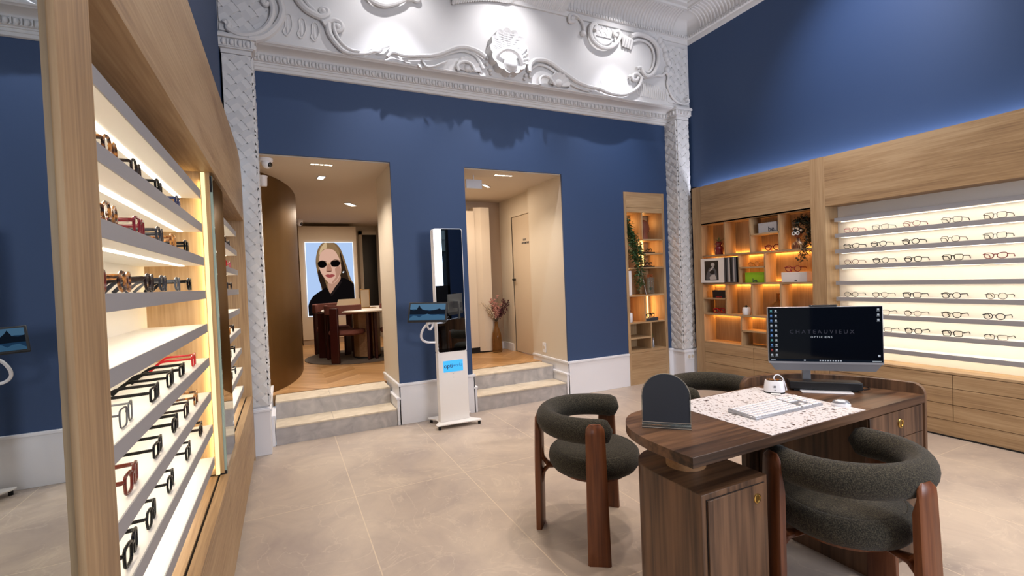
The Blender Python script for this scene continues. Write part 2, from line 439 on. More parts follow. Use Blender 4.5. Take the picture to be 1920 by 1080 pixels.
def spline(pts, n=8, closed=False):
    P = [Vector(p) for p in pts]; out = []; N = len(P)
    rng = range(N if closed else N-1)
    for i in rng:
        p1, p2 = P[i], P[(i+1) % N]
        p0 = P[(i-1) % N] if (closed or i > 0) else p1*2-p2
        p3 = P[(i+2) % N] if (closed or i < N-2) else p2*2-p1
        for k in range(n):
            t = k/n
            out.append(0.5*((2*p1)+(p2-p0)*t+(2*p0-5*p1+4*p2-p3)*t*t+(3*p1-p0-3*p2+p3)*t**3))
    if not closed: out.append(P[-1])
    return out
def area(name, loc, size, rotm, power, col, spread=PI, size_y=None):
    l = bpy.data.lights.new(name, 'AREA'); l.energy = power; l.color = lin(col)[:3]; l.shape = 'RECTANGLE'; l.size = size; l.size_y = size_y or size; l.spread = spread
    o = bpy.data.objects.new(name, l); COL.objects.link(o); o.location = loc; o.rotation_euler = rotm; return o
def spot(name, loc, target, power, ang, blend, col, r=0.03):
    l = bpy.data.lights.new(name, 'SPOT'); l.energy = power; l.color = lin(col)[:3]; l.spot_size = math.radians(ang); l.spot_blend = blend; l.shadow_soft_size = r
    o = bpy.data.objects.new(name, l); COL.objects.link(o); o.location = loc
    o.rotation_euler = (Vector(target)-Vector(loc)).to_track_quat('-Z', 'Y').to_euler(); return o

# ------------------------------------------------------------------ room dimensions (metres)
XL, XR, YB, YF, ZC = -0.36, 4.46, 4.366, -3.2, 4.30
YU = 4.18          # plane of the upper ornamented wall and pilaster fronts
ZI, ZL = 0.305, 2.395
# floor and structure
structure('floor', B(-1.2, 5.2, YF-0.1, YB+0.03, -0.1, 0.0), M['floor'], smooth=0)
fr = MB().box(-1.6, 3.6, 4.93, 9.4, 0.2, ZI)
structure('floor_raised', fr, M['parquet'], smooth=0)
wl = MB().box(XL-0.02, XL, YF, YB+0.05, 2.28, ZC+0.3); structure('wall_left', wl, M['blue'], smooth=0)
wr = MB().box(XR, XR+0.02, YF, YB+0.05, 2.16, ZC+0.3).box(XR, XR+0.02, 4.115, YB+0.05, 0, 2.3)
wr.box(XR+0.14, XR+0.16, YF, 4.115, 0, 2.3).box(XR, XR+0.16, YF, 0.5, 0, 2.3)
structure('wall_right', wr, M['blue'], smooth=0)
wb = MB()
for x0, x1, z0, z1 in ((-0.6, -0.15, 0, 3.3), (-0.15, 0.92, 2.405, 3.3), (0.92, 1.635, 0, 3.3), (1.635, 2.745, 2.405, 3.3),
                       (2.745, 3.57, 0, 3.3), (3.57, 4.176, 2.25, 3.3), (4.176, XR+0.1, 0, 3.3)):
    wb.box(x0, x1, YB, YB+0.02, z0, z1)
structure('wall_back', wb, M['blue'], smooth=0)
# beige wall mass behind the blue face: the reveals of both openings
rv = MB().box(-0.6, -0.152, YB+0.02, 5.05, 0, ZL).box(0.922, 1.633, YB+0.02, 5.1, 0, ZL)
rv.box(2.747, 3.56, YB+0.02, 5.16, 0, ZL)
structure('wall_reveal', rv, M['beige'], smooth=0)
structure('ceiling_interior', B(-1.6, 3.6, YB+0.02, 9.4, ZL, ZL+0.1), M['ceil'], smooth=0)
ir = MB().box(-1.6, -1.5, 5.05, 9.4, 0, ZL).box(-1.6, 3.6, 9.25, 9.4, 0, ZL).box(1.62, 1.70, 5.1, 9.3, ZI, ZL)
structure('wall_interior', ir, M['beige'], smooth=0)
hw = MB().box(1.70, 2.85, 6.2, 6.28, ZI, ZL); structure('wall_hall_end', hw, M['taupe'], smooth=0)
hr = MB()
DY0, DY1 = 5.30, 5.82   # door opening in the hall wall
hr.box(2.83, 2.93, 5.16, DY0, ZI, ZL).box(2.83, 2.93, DY1, 6.2, ZI, ZL).box(2.83, 2.93, DY0, DY1, 2.13, ZL)
structure('wall_hall_right', hr, M['beige'], smooth=0)
# front wall (behind the camera) with a street window
fw = MB().box(XL-0.3, 1.7, YF-0.1, YF, 0, ZC+0.3).box(1.7, 3.75, YF-0.1, YF, 3.2, ZC+0.3).box(1.7, 3.75, YF-0.1, YF, 0, 0.35).box(3.75, XR+0.3, YF-0.1, YF, 0, ZC+0.3)
structure('wall_front', fw, M['blue'], smooth=0)
wf = MB()
for x in (1.7, 2.7, 3.69): wf.box(x, x+0.06, YF-0.09, YF-0.01, 0.35, 3.2)
wf.box(1.7, 3.75, YF-0.09, YF-0.01, 0.35, 1.2).box(1.7, 3.75, YF-0.09, YF-0.01, 3.14, 3.2).box(1.7, 3.75, YF-0.09, YF-0.01, 2.75, 2.8)
w1 = structure('window_1', wf, M['black'], smooth=0)
wp = B(1.72, 3.73, YF-0.055, YF-0.045, 0.37, 3.18).build('window_pane', M['pane'], w1, smooth=0)
# ---- ceiling: flat field, border mouldings, ribbed cove
structure('ceiling', MB().box(XL-0.1, XR+0.1, YF-0.1, YU+0.15, ZC, ZC+0.1), M['plaster'], smooth=0)
cv = MB()
def cove_profile():
    pr = [(0.0, 3.985), (0.02, 3.985), (0.028, 4.005), (0.03, 4.03), (0.045, 4.035), (0.05, 4.06), (0.035, 4.075)]
    for i in range(9):
        a = PI/2*i/8; pr.append((0.035+0.19*(1-math.cos(a)), 4.075+0.165*math.sin(a)))
    pr += [(0.245, 4.24), (0.25, 4.262), (0.30, 4.262), (0.305, 4.278), (0.36, 4.278), (0.365, 4.3), (0.0, 4.3)]
    return pr
CP = cove_profile()
def sweep_rect(mb, prof, x0, x1, y0, y1):
    # profile (offset inward, z) swept along the inside of a rectangle
    n = len(prof); corners = [(x0, y1, 1, -1), (x1, y1, -1, -1), (x1, y0, -1, 1), (x0, y0, 1, 1)]
    vs = []
    for cx, cy, sx_, sy_ in corners:
        for d, z in prof: vs.append((cx+sx_*d, cy+sy_*d, z))
    fs = []
    for c in range(4):
        d = (c+1) % 4
        for i in range(n):
            j = (i+1) % n; fs.append((c*n+i, c*n+j, d*n+j, d*n+i))
    mb.add(vs, fs)
sweep_rect(cv, CP, XL, XR, YF, YU)
structure('trim_1', cv, M['plaster'], smooth=35)
rb = MB()       # ribs of the cove + dentils
nx = 96
def rib(px, py, dx, dy):
    pts = []
    for i in range(9):
        a = PI/2*i/8; d = 0.035+0.19*(1-math.cos(a)); pts.append((px+dx*d, py+dy*d, 4.075+0.165*math.sin(a)))
    rb.tube(pts, 0.011, 6)
x = XL+0.24
while x < XR-0.23: rib(x, YU, 0, -1); x += 0.040
y = YU-0.24
while y > 1.6: rib(XR, y, -1, 0); y -= 0.040
x = XL+0.05
while x < XR-0.05: rb.box(x, x+0.018, YU-0.06, YU-0.04, 4.036, 4.06); x += 0.034
y = YU-0.06
while y > 1.6: rb.box(XR-0.06, XR-0.04, y-0.018, y, 4.036, 4.06); y -= 0.034
structure('trim_2', rb, M['plaster'], smooth=40)
# ---- upper ornamented wall and the entablature below it
uw = MB().box(XL-0.1, XR+0.1, YU, YU+0.22, 3.24, ZC+0.05)
structure('wall_upper', uw, M['plaster'], smooth=0)
en = MB()
prof = [(4.20, 3.245), (4.178, 3.245), (4.172, 3.235), (4.178, 3.225), (4.192, 3.222)]
for i in range(7):
    a = PI/2*i/6; prof.append((4.20+0.10*math.sin(a), 3.215-0.02*(1-math.cos(a))))
prof += [(4.302, 3.185), (4.308, 3.18), (4.308, 3.135), (4.325, 3.132), (4.325, 3.122), (4.334, 3.12), (4.334, 3.10), (4.342, 3.097), (4.342, 3.075), (4.35, 3.07), (4.37, 3.07), (4.37, 3.245)]
en.prism(prof, -0.152, 4.252, 'X')
structure('trim_3', en, M['plaster'], smooth=35)
eg = MB(); x = -0.13
while x < 4.235:
    eg.ball((x, 4.304, 3.158), 0.0165, 0.014, 0.023, 10, 6); eg.box(x+0.024, x+0.031, 4.294, 4.31, 3.137, 3.182); x += 0.0545
structure('trim_4', eg, M['plaster'], smooth=50)

# ---- clipping helper for the trellis relief
def clip(poly, x0, x1, z0, z1):
    def cl(p, f, g):
        out = []
        for i in range(len(p)):
            a, b = p[i], p[(i+1) % len(p)]; fa, fb = f(a), f(b)
            if fa >= 0: out.append(a)
            if (fa >= 0) != (fb >= 0):
                t = fa/(fa-fb); out.append((a[0]+(b[0]-a[0])*t, a[1]+(b[1]-a[1])*t))
        return out
    for f in (lambda p: p[0]-x0, lambda p: x1-p[0], lambda p: p[1]-z0, lambda p: z1-p[1]):
        if len(poly) < 3: return []
        poly = cl(poly, f, None)
    return poly if len(poly) >= 3 else []
def area2(p): return abs(sum(p[i][0]*p[(i+1) % len(p)][1]-p[(i+1) % len(p)][0]*p[i][1] for i in range(len(p))))/2
def trellis(mb, x0, x1, z0, z1, place, s=0.078, slope=0.78, keep=None):
    # basket weave of rectangular slabs set on the diagonal; place(u, v, h) -> 3D
    uu = Vector((1, slope)).normalized(); vv = Vector((-slope*1.0, 1)).normalized()
    L = s*1.62; W = s*0.84; N = int(3.0/s)+3
    for i in range(-N, N):
        for j in range(-N, N):
            c = Vector((x0, z0))+uu*(i*s)+vv*(j*s)
            if not (x0-0.15 < c.x < x1+0.15 and z0-0.15 < c.y < z1+0.15): continue
            if keep and not keep(c.x, c.y): continue
            a, b = (uu, vv) if (i+j) % 2 else (vv, uu)
            st = [(-0.5, 0.000), (-0.36, 0.011), (0.0, 0.019), (0.36, 0.011), (0.5, 0.000)]
            for (t0, h0), (t1, h1) in zip(st[:-1], st[1:]):
                p0 = c+a*L*t0; p1 = c+a*L*t1; hw = W*0.5
                poly = clip([tuple(p0-b*hw), tuple(p1-b*hw), tuple(p1+b*hw), tuple(p0+b*hw)], x0, x1, z0, z1)
                if not poly or area2(poly) < 1e-6: continue
                n = len(poly)
                def hh(p):
                    q = max(0, min(1, ((Vector(p)-p0).dot(a))/max(1e-6, (p1-p0).length))); return h0+(h1-h0)*q
                mb.add([place(p[0], p[1], -0.002) for p in poly]+[place(p[0], p[1], hh(p)) for p in poly],
                       [list(range(n, 2*n))]+[(q, (q+1) % n, n+(q+1) % n, n+q) for q in range(n)])
def pilaster(name, x0, x1, label_side, seen_side, zt):
    core = MB().box(x0, x1, YU+0.012, YB, 0.37, 3.12)
    o = structure(name, core, M['plaster'], smooth=0)
    tr = MB(); trellis(tr, x0, x1, 0.385, 3.095, lambda u, v, h: (u, YU+0.012-h, v))
    if seen_side == 'left': trellis(tr, YU+0.01, YB, 0.385, 3.095, lambda u, v, h: (x0-h, u, v))
    if seen_side == 'right': trellis(tr, YU+0.01, YB, 0.385, 3.095, lambda u, v, h: (x1+h, u, v))
    t = tr.build('trellis_relief', M['plaster'], o, smooth=0)
    cap = MB().box(x0-0.006, x1+0.006, YU-0.004, YB, 3.10, 3.135).box(x0-0.02, x1+0.02, YU-0.02, YB, 3.135, 3.145)
    cap.box(x0-0.03, x1+0.03, YU-0.025, YB, 3.145, 3.205).box(x0-0.045, x1+0.045, YU-0.045, YB, 3.205, 3.225).box(x0-0.035, x1+0.035, YU-0.035, YB, 3.225, 3.24)
    n = 4
    for i in range(n):
        cx = x0-0.01+(x1-x0+0.02)*(i+0.5)/n; cap.ball((cx, YU-0.028, 3.175), 0.016, 0.014, 0.024, 10, 6)
        cap.box(cx+0.022, cx+0.028, YU-0.036, YU-0.02, 3.15, 3.2)
    sx_ = x0-0.03 if seen_side == 'left' else x1+0.03
    for i in range(4):
        cy = YU+(YB-YU)*(i+0.4)/4; cap.ball((sx_, cy, 3.175), 0.014, 0.016, 0.024, 10, 6)
    cap.build('capital', M['plaster'], o, bevel=0.003)
    bs = MB().box(x0-0.012, x1+0.012, YU-0.015, YB, 0.0, 0.34).box(x0-0.02, x1+0.02, YU-0.023, YB, 0.34, 0.36).box(x0-0.01, x1+0.01, YU-0.012, YB, 0.36, 0.372)
    bs.build('plinth', M['white'], o, bevel=0.003)
    return o
pilaster('trim_5', -0.345, -0.15, 'left', 'right', 3.1)
pilaster('trim_6', 4.25, 4.43, 'right', 'left', 3.1)

# ---- skirting
def skirt(name, x0, x1, capl=0, capr=0):
    sk = MB().box(x0, x1, YB-0.018, YB+0.001, 0, 0.355).box(x0, x1, YB-0.026, YB+0.001, 0.355, 0.378)
    structure(name, sk, M['white'], bevel=0.003)
skirt('baseboard_back', 0.905, 1.65); skirt('baseboard_back_middle', 2.73, 3.568); skirt('baseboard_back_right', 4.178, 4.25)
structure('baseboard_right', MB().box(4.43, XR+0.01, 4.12, YB, 0, 0.375), M['white'])
js = MB()
for x, sg in ((0.92, -1), (-0.15, 1), (2.745, -1), (1.635, 1)):
    e = {0.92: 5.08, -0.15: 5.05, 2.745: 5.15, 1.635: 5.1}[x]
    a, b_ = sorted((x+sg*0.014, x-sg*0.001))
    js.box(a, b_, YB-0.018, e, 0, 0.355); a, b_ = sorted((x+sg*0.022, x)); js.box(a, b_, YB-0.024, e, 0.355, 0.378)
    a, b_ = sorted((x+sg*0.034, x)); js.box(a, b_, YB-0.018, 4.66, 0, 0.235); a, b_ = sorted((x+sg*0.042, x)); js.box(a, b_, YB-0.022, 4.67, 0.235, 0.255)
structure('baseboard_opening', js, M['white'], bevel=0.003)
structure('baseboard_hall', MB().box(2.55, 2.83, 6.18, 6.2, ZI, ZI+0.1).box(2.81, 2.83, 5.86, 6.2, ZI, ZI+0.1), M['white'])
structure('baseboard_interior', MB().box(-1.5, 0.25, 9.23, 9.25, ZI, ZI+0.1), M['white'])

# ---- steps
def steps(nm, x0, x1, lab, xs):
    t = thing('step_flight', lab, 'steps', ((x0+x1)/2, YB, 0), world=True)
    for i, (z0, z1, y0, y1) in enumerate(((0, 0.152, YB-0.003, 4.70), (0.152, 0.305, 4.63, 4.95))):
        MB().box(x0, x1, y0, y1, z0, z1-0.004).build('riser', M['riser'], t, smooth=0)
        tr = MB()
        for a, b_ in zip([x0]+xs, xs+[x1]): tr.box(a+0.0015, b_-0.0015, y0-0.004, y1-0.002, z1-0.012, z1)
        tr.build('tread', M['tread'], t, smooth=0)
steps('a', -0.112, 0.882, 'two grey stone steps up to the room with the portrait screen', [0.34])
steps('b', 1.675, 2.705, 'two grey stone steps up to the hallway with the vase of dried flowers', [2.2])

ORN = {
 'scroll_left': [(-0.314, 3.305), (-0.298, 3.325), (-0.282, 3.306), (-0.291, 3.276), (-0.253, 3.254), (-0.204, 3.242), (-0.144, 3.254), (-0.082, 3.285), (-0.029, 3.338), (0.008, 3.408), (0.021, 3.474), (0.013, 3.53), (-0.008, 3.563), (-0.035, 3.548), (-0.043, 3.518), (-0.026, 3.507), (-0.012, 3.528)],
 'scroll_left_outer': [(-0.155, 3.227), (-0.063, 3.257), (0.012, 3.323), (0.062, 3.396), (0.087, 3.47), (0.086, 3.528), (0.066, 3.593)],
 'band2': [(0.19, 3.632), (0.22, 3.58), (0.262, 3.536), (0.321, 3.506), (0.377, 3.496), (0.424, 3.527), (0.423, 3.561), (0.391, 3.566), (0.37, 3.538), (0.39, 3.526)],
 'band2b': [(0.239, 3.643), (0.281, 3.581), (0.334, 3.533), (0.381, 3.47), (0.409, 3.452)],
 'band3': [(0.386, 3.441), (0.427, 3.467), (0.474, 3.489), (0.523, 3.474), (0.533, 3.433), (0.501, 3.407), (0.476, 3.419), (0.484, 3.445), (0.503, 3.448)],
 'band3b': [(0.426, 3.455), (0.429, 3.389), (0.455, 3.334), (0.493, 3.286), (0.538, 3.251), (0.597, 3.24)],
 'band3c': [(0.472, 3.458), (0.473, 3.398), (0.501, 3.336), (0.546, 3.289), (0.598, 3.265), (0.664, 3.264)],
 'rail1': [(0.579, 3.239), (0.642, 3.244), (0.724, 3.259), (0.78, 3.285), (0.822, 3.29), (0.857, 3.324), (0.915, 3.349)],
 'rail2': [(0.891, 3.254), (0.931, 3.294), (0.979, 3.297), (1.027, 3.288), (1.106, 3.297), (1.187, 3.312), (1.29, 3.331), (1.374, 3.363), (1.45, 3.404), (1.526, 3.442), (1.603, 3.461), (1.68, 3.458), (1.758, 3.438), (1.813, 3.405)],
 'rail2b': [(1.026, 3.266), (1.106, 3.277), (1.186, 3.293), (1.289, 3.311), (1.373, 3.341), (1.46, 3.384), (1.536, 3.417), (1.602, 3.432), (1.668, 3.429), (1.723, 3.406), (1.765, 3.356), (1.797, 3.298)],
 'rosetteL': [(1.442, 3.223), (1.412, 3.259), (1.456, 3.311), (1.511, 3.346), (1.567, 3.373), (1.633, 3.388), (1.688, 3.375), (1.731, 3.34), (1.751, 3.291)],
 'rosetteLin': [(1.538, 3.228), (1.53, 3.277), (1.575, 3.315), (1.63, 3.322), (1.673, 3.3), (1.699, 3.252)],
 'twigL': [(1.187, 3.302), (1.215, 3.263), (1.244, 3.233), (1.306, 3.243), (1.381, 3.279), (1.435, 3.308)],
 'shell_out': [(1.9, 3.293), (1.856, 3.35), (1.819, 3.406), (1.828, 3.481), (1.865, 3.551), (1.914, 3.607), (1.985, 3.636), (2.033, 3.653), (2.118, 3.669), (2.178, 3.66), (2.238, 3.622), (2.283, 3.581), (2.295, 3.507), (2.279, 3.438), (2.227, 3.376), (2.175, 3.324)],
 'shell_mid': [(1.926, 3.361), (1.917, 3.423), (1.931, 3.473), (2.002, 3.49), (2.073, 3.48), (2.127, 3.479), (2.144, 3.438), (2.141, 3.373), (2.114, 3.304)],
 'rail3': [(2.28, 3.337), (2.297, 3.412), (2.353, 3.462), (2.438, 3.479), (2.541, 3.463), (2.644, 3.41), (2.749, 3.362), (2.857, 3.316), (2.986, 3.291), (3.119, 3.287), (3.235, 3.262), (3.354, 3.255), (3.477, 3.274), (3.604, 3.337), (3.681, 3.408), (3.705, 3.478), (3.654, 3.519), (3.59, 3.498), (3.592, 3.453), (3.64, 3.452), (3.663, 3.483)],
 'rail3b': [(2.292, 3.294), (2.315, 3.371), (2.385, 3.426), (2.47, 3.431), (2.573, 3.396), (2.677, 3.343), (2.782, 3.29), (2.891, 3.259), (3.003, 3.246)],
 'rosetteR': [(2.309, 3.238), (2.329, 3.315), (2.399, 3.372), (2.486, 3.405), (2.555, 3.378), (2.605, 3.325), (2.656, 3.288)],
 'rosetteRin': [(2.393, 3.221), (2.395, 3.28), (2.448, 3.317), (2.516, 3.298), (2.566, 3.245)],
 'bigC': [(3.635, 3.574), (3.699, 3.592), (3.729, 3.539), (3.781, 3.51), (3.858, 3.542), (3.921, 3.618), (3.956, 3.707), (3.958, 3.809), (3.924, 3.887), (3.854, 3.938), (3.758, 3.96), (3.652, 3.95), (3.567, 3.914)],
 'bigCin': [(3.752, 3.575), (3.827, 3.57), (3.884, 3.637), (3.911, 3.734), (3.903, 3.816), (3.862, 3.876), (3.788, 3.908), (3.692, 3.904), (3.607, 3.872)],
 'acanthus': [(4.094, 3.611), (4.143, 3.686), (4.142, 3.771), (4.102, 3.782), (4.11, 3.851), (4.074, 3.913), (4.042, 3.941), (4.0, 4.001), (3.934, 4.014), (3.881, 4.037), (3.805, 4.031), (3.72, 4.048), (3.635, 4.024)],
 'sprL': [(3.706, 3.494), (3.824, 3.512), (3.935, 3.55), (4.025, 3.563), (4.083, 3.605), (4.115, 3.563), (4.1, 3.475), (4.13, 3.394), (4.184, 3.324), (4.263, 3.282), (4.356, 3.276), (4.424, 3.311), (4.407, 3.347), (4.37, 3.322)],
 'cartC': [(3.079, 3.887), (3.1, 3.93), (3.073, 3.953), (3.037, 3.918), (3.026, 3.846), (3.055, 3.781), (3.12, 3.738), (3.207, 3.726), (3.297, 3.753), (3.375, 3.815), (3.419, 3.887), (3.405, 3.937), (3.354, 3.927), (3.343, 3.889), (3.378, 3.887)],
 'cartIn': [(3.078, 3.863), (3.114, 3.807), (3.18, 3.775), (3.259, 3.789), (3.331, 3.847)],
 'tendril': [(2.839, 3.941), (2.784, 3.93), (2.781, 3.983), (2.824, 4.014), (2.887, 4.0), (2.932, 3.959), (2.954, 3.91), (2.959, 3.864)],
 'topL': [(0.741, 3.766), (0.763, 3.721), (0.811, 3.696), (0.886, 3.687), (0.95, 3.708), (1.015, 3.74), (1.069, 3.777), (1.097, 3.819)],
 'topLin': [(0.79, 3.764), (0.825, 3.728), (0.887, 3.72), (0.951, 3.736), (1.017, 3.776)],
 'topL2': [(1.082, 3.784), (1.136, 3.802), (1.175, 3.794), (1.196, 3.815), (1.191, 3.846)],
 'crest': [(1.517, 3.844), (1.664, 3.895), (1.816, 3.938), (1.97, 3.965), (2.081, 3.975), (2.196, 4.024), (2.327, 4.016), (2.462, 4.007), (2.601, 4.014), (2.707, 4.013), (2.754, 4.061), (2.774, 4.126), (2.749, 4.166)],
}

def orn_tube(mb, key, r0, r1=None, proud=0.012, n=6, seg=8, flat=(1, 1)):
    r1 = r0 if r1 is None else r1
    r0 *= 1.2; r1 *= 1.2; proud *= 1.5
    pts = spline([(x, YU-proud, z) for x, z in ORN[key]], n)
    N = len(pts); mb.tube(pts, [r0+(r1-r0)*i/(N-1) for i in range(N)], seg, flat=flat, up=(0, -1, 0))
def scallops(mb, key, r, n, proud=0.02):
    pts = spline([(x, 0, z) for x, z in ORN[key]], 10)
    for i in range(n):
        p = pts[int((i+0.5)*len(pts)/n) % len(pts)]; mb.ball((p[0], YU-proud, p[2]), r, r*0.8, r, 10, 6)
orn = lambda nm, lab: thing('plaster_ornament', lab, 'ornament', (0, YU, 3.3), world=True)
# left corner scrollwork
t = thing('plaster_scrollwork', 'white plaster C scrolls and three flutes at the left end of the frieze', 'ornament', (0.1, YU, 3.3), world=True)
m = MB(); orn_tube(m, 'scroll_left', 0.020, 0.016, 0.02); orn_tube(m, 'scroll_left_outer', 0.030, 0.02, 0.008); m.build('large_scroll', M['plaster'], t)
m = MB(); orn_tube(m, 'band2', 0.026, 0.014, 0.016); orn_tube(m, 'band2b', 0.014, 0.012, 0.012); m.ball((0.39, YU-0.02, 3.544), 0.026, 0.03, 0.026)
m.build('upper_scroll', M['plaster'], t)
m = MB(); orn_tube(m, 'band3', 0.022, 0.012, 0.016); orn_tube(m, 'band3b', 0.024, 0.014, 0.012); orn_tube(m, 'band3c', 0.014, 0.01, 0.02); m.ball((0.498, YU-0.02, 3.439), 0.03, 0.035, 0.03)
m.build('lower_scroll', M['plaster'], t)
for (xa, za), (xb, zb) in (((0.128, 3.462), (0.108, 3.305)), ((0.228, 3.445), (0.212, 3.305)), ((0.325, 3.43), (0.312, 3.30))):
    m = MB(); w = 0.022
    pts = spline([(xa-w, YU-0.004, za), (xa, YU-0.004, za+0.02), (xa+w, YU-0.004, za), (xa+w+0.004, YU-0.004, (za+zb)/2), (xb+w, YU-0.004, zb+0.02), (xb, YU-0.004, zb), (xb-w, YU-0.004, zb+0.03), (xa-w, YU-0.004, (za+zb)/2)], 4, True)
    m.tube(pts, 0.006, 6, closed=True, up=(0, -1, 0)); m.ball(((xa+xb)/2, YU-0.0, (za+zb)/2), 0.012, 0.008, abs(za-zb)*0.42)
    m.build('flute', M['plaster'], t)
# lower rail left
t = thing('plaster_rail', 'thin plaster rail with leaves rising to the left of the shell', 'ornament', (1.2, YU, 3.3), world=True)
m = MB(); orn_tube(m, 'rail1', 0.010, 0.014, 0.014); orn_tube(m, 'rail2', 0.012, 0.02, 0.024); orn_tube(m, 'rail2b', 0.008, 0.012, 0.012); orn_tube(m, 'twigL', 0.008, 0.008, 0.014)
m.build('rail', M['plaster'], t)
m = MB()
for (x, z, a, L, w) in ((0.80, 3.265, 0.55, 0.14, 0.05), (0.90, 3.27, 0.2, 0.12, 0.04), (0.93, 3.29, -0.5, 0.10, 0.03), (1.02, 3.262, -0.35, 0.09, 0.03), (1.16, 3.25, -0.9, 0.06, 0.025), (0.72, 3.272, 0.3, 0.1, 0.03)):
    m.leaf((x, YU-0.02, z), (math.cos(a), -0.12, math.sin(a)), L, w, up=(0, -1, 0))
m.build('leaf', M['plaster'], t)
def shell_fan(mb, cx, cz, rx, rz, lobes, depth, a0=0.0, a1=2*PI, ridges=False, n=120, m=26):
    full = abs(a1-a0-2*PI) < 1e-6; vs = []
    for i in range(m+1):
        q = i/m
        for k in range(n+(0 if full else 1)):
            th = a0+(a1-a0)*k/n; sc = 1-0.10*(1-abs(math.sin(lobes*(th-a0)*PI/(a1-a0))))
            rr = min(q/0.9, 1.0); h = depth*(0.25+0.75*rr**1.6)+0.007*rr*abs(math.sin(lobes*(th-a0)*PI/(a1-a0)))
            x = cx+rx*rr*sc*math.cos(th); z = cz+rz*rr*sc*math.sin(th)
            if ridges and z > cz+0.01 and rr < 0.86: h += 0.0035*math.sin(z*2*PI/0.017+1.5*math.cos(th))
            if q > 0.9: h *= max(0.0, 1-(q-0.9)/0.1*1.0); x += 0.02*rx*math.cos(th); z += 0.02*rz*math.sin(th)
            vs.append((x, YU-h, max(3.246, z)))
    w_ = n if full else n+1; fs = []
    for i in range(m):
        for k in range(n): fs.append((i*w_+k, i*w_+(k+1) % w_, (i+1)*w_+(k+1) % w_, (i+1)*w_+k))
    mb.add(vs, fs)
def rosette(lab, key, key2, cx, cz, r, n=8):
    t = thing('plaster_rosette', lab, 'ornament', (cx, YU, cz), world=True)
    m = MB(); shell_fan(m, cx, cz-0.01, r*1.25, r*1.3, n, 0.045, 0.0, PI, n=80, m=16)
    m.build('petal', M['plaster'], t)
    m = MB(); orn_tube(m, key2, 0.012, 0.012, 0.03); m.ball((cx, YU-0.012, cz+0.02), 0.045, 0.03, 0.04); m.build('boss', M['plaster'], t)
rosette('small plaster rosette left of the central shell', 'rosetteL', 'rosetteLin', 1.64, 3.262, 0.1)
rosette('small plaster rosette right of the central shell', 'rosetteR', 'rosetteRin', 2.63, 3.262, 0.1, 7)
# central shell
t = thing('plaster_shell', 'large plaster scallop shell with ball at the middle of the frieze', 'ornament', (2.06, YU, 3.25), world=True)
m = MB(); shell_fan(m, 2.045, 3.475, 0.205, 0.215, 13, 0.095, ridges=True, n=156, m=30); m.build('shell_rim', M['plaster'], t, smooth=60)
m = MB(); m.tube(spline([(1.90, YU-0.05, 3.36), (1.925, YU-0.085, 3.43), (1.98, YU-0.10, 3.475), (2.055, YU-0.105, 3.485), (2.13, YU-0.10, 3.455), (2.17, YU-0.085, 3.40), (2.18, YU-0.05, 3.33)], 5), 0.022, 10, up=(0, -1, 0)); m.build('shell_lip', M['plaster'], t)
m = MB()
for a_ in (0.1, 0.3, 0.5, -0.1): m.tube([(2.12, YU-0.05, 3.40+0.02*a_), (2.12+0.07*math.cos(a_), YU-0.085, 3.40+0.16*math.sin(a_)), (2.12+0.12*math.cos(a_), YU-0.10, 3.40+0.26*math.sin(a_))], [0.006, 0.012, 0.01], 7, up=(0, -1, 0))
m.build('side_rib', M['plaster'], t)
MB().ball((2.056, YU-0.075, 3.355), 0.070, 0.06, 0.078, 24, 16).build('boss', M['plaster'], t)
m = MB()
for x, z, r in ((1.833, 3.346, 0.016), (1.865, 3.298, 0.02), (1.76, 3.262, 0.014), (1.874, 3.262, 0.014), (1.84, 3.40, 0.012), (2.25, 3.30, 0.02), (2.28, 3.345, 0.014), (2.235, 3.265, 0.016), (2.30, 3.29, 0.012)): m.ball((x, YU-0.02, z), r, r, r, 10, 6)
m.build('bead', M['plaster'], t)
m = MB()
for a in (2.4, 2.0, 1.1, 0.7): m.leaf((2.056, YU-0.03, 3.255), (math.cos(a), -0.2, math.sin(a)), 0.17, 0.05, up=(0, -1, 0))
m.build('leaf', M['plaster'], t)
# right rail, cartouche and big scroll
t = thing('plaster_rail', 'plaster rail sweeping right from the shell into a volute', 'ornament', (3.0, YU, 3.3), world=True)
m = MB(); orn_tube(m, 'rail3', 0.020, 0.014, 0.022, flat=(1, 1)); orn_tube(m, 'rail3b', 0.012, 0.008, 0.012); m.ball((3.545, YU-0.03, 3.478), 0.02, 0.025, 0.02); m.build('rail', M['plaster'], t)
m = MB()
for (x, z, a, L, w) in ((3.16, 3.30, 1.9, 0.10, 0.035), (3.18, 3.30, -0.3, 0.12, 0.04), (3.1, 3.29, 2.8, 0.1, 0.03), (2.9, 3.262, 0.3, 0.1, 0.03), (3.0, 3.258, 0.1, 0.08, 0.03)):
    m.leaf((x, YU-0.02, z), (math.cos(a), -0.15, math.sin(a)), L, w, up=(0, -1, 0))
m.build('leaf', M['plaster'], t)
t = thing('plaster_scrollwork', 'large white plaster C scroll with scalloped back at the right corner', 'ornament', (3.8, YU, 3.6), world=True)
m = MB(); orn_tube(m, 'bigC', 0.016, 0.024, 0.03); orn_tube(m, 'bigCin', 0.010, 0.012, 0.016); m.build('large_scroll', M['plaster'], t)
m = MB(); scallops(m, 'acanthus', 0.042, 12, 0.004); m.build('scalloped_edge', M['plaster'], t)
m = MB(); orn_tube(m, 'sprL', 0.012, 0.012, 0.016)
for i in range(16):
    x = 3.66+i*0.029; zt_ = 3.50-0.004*i; m.tube([(x, YU-0.003, zt_-0.02), (x+0.006, YU-0.006, 3.36), (x+0.012, YU-0.003, 3.30-0.001*i)], 0.0075, 6)
m.build('fluted_field', M['plaster'], t)
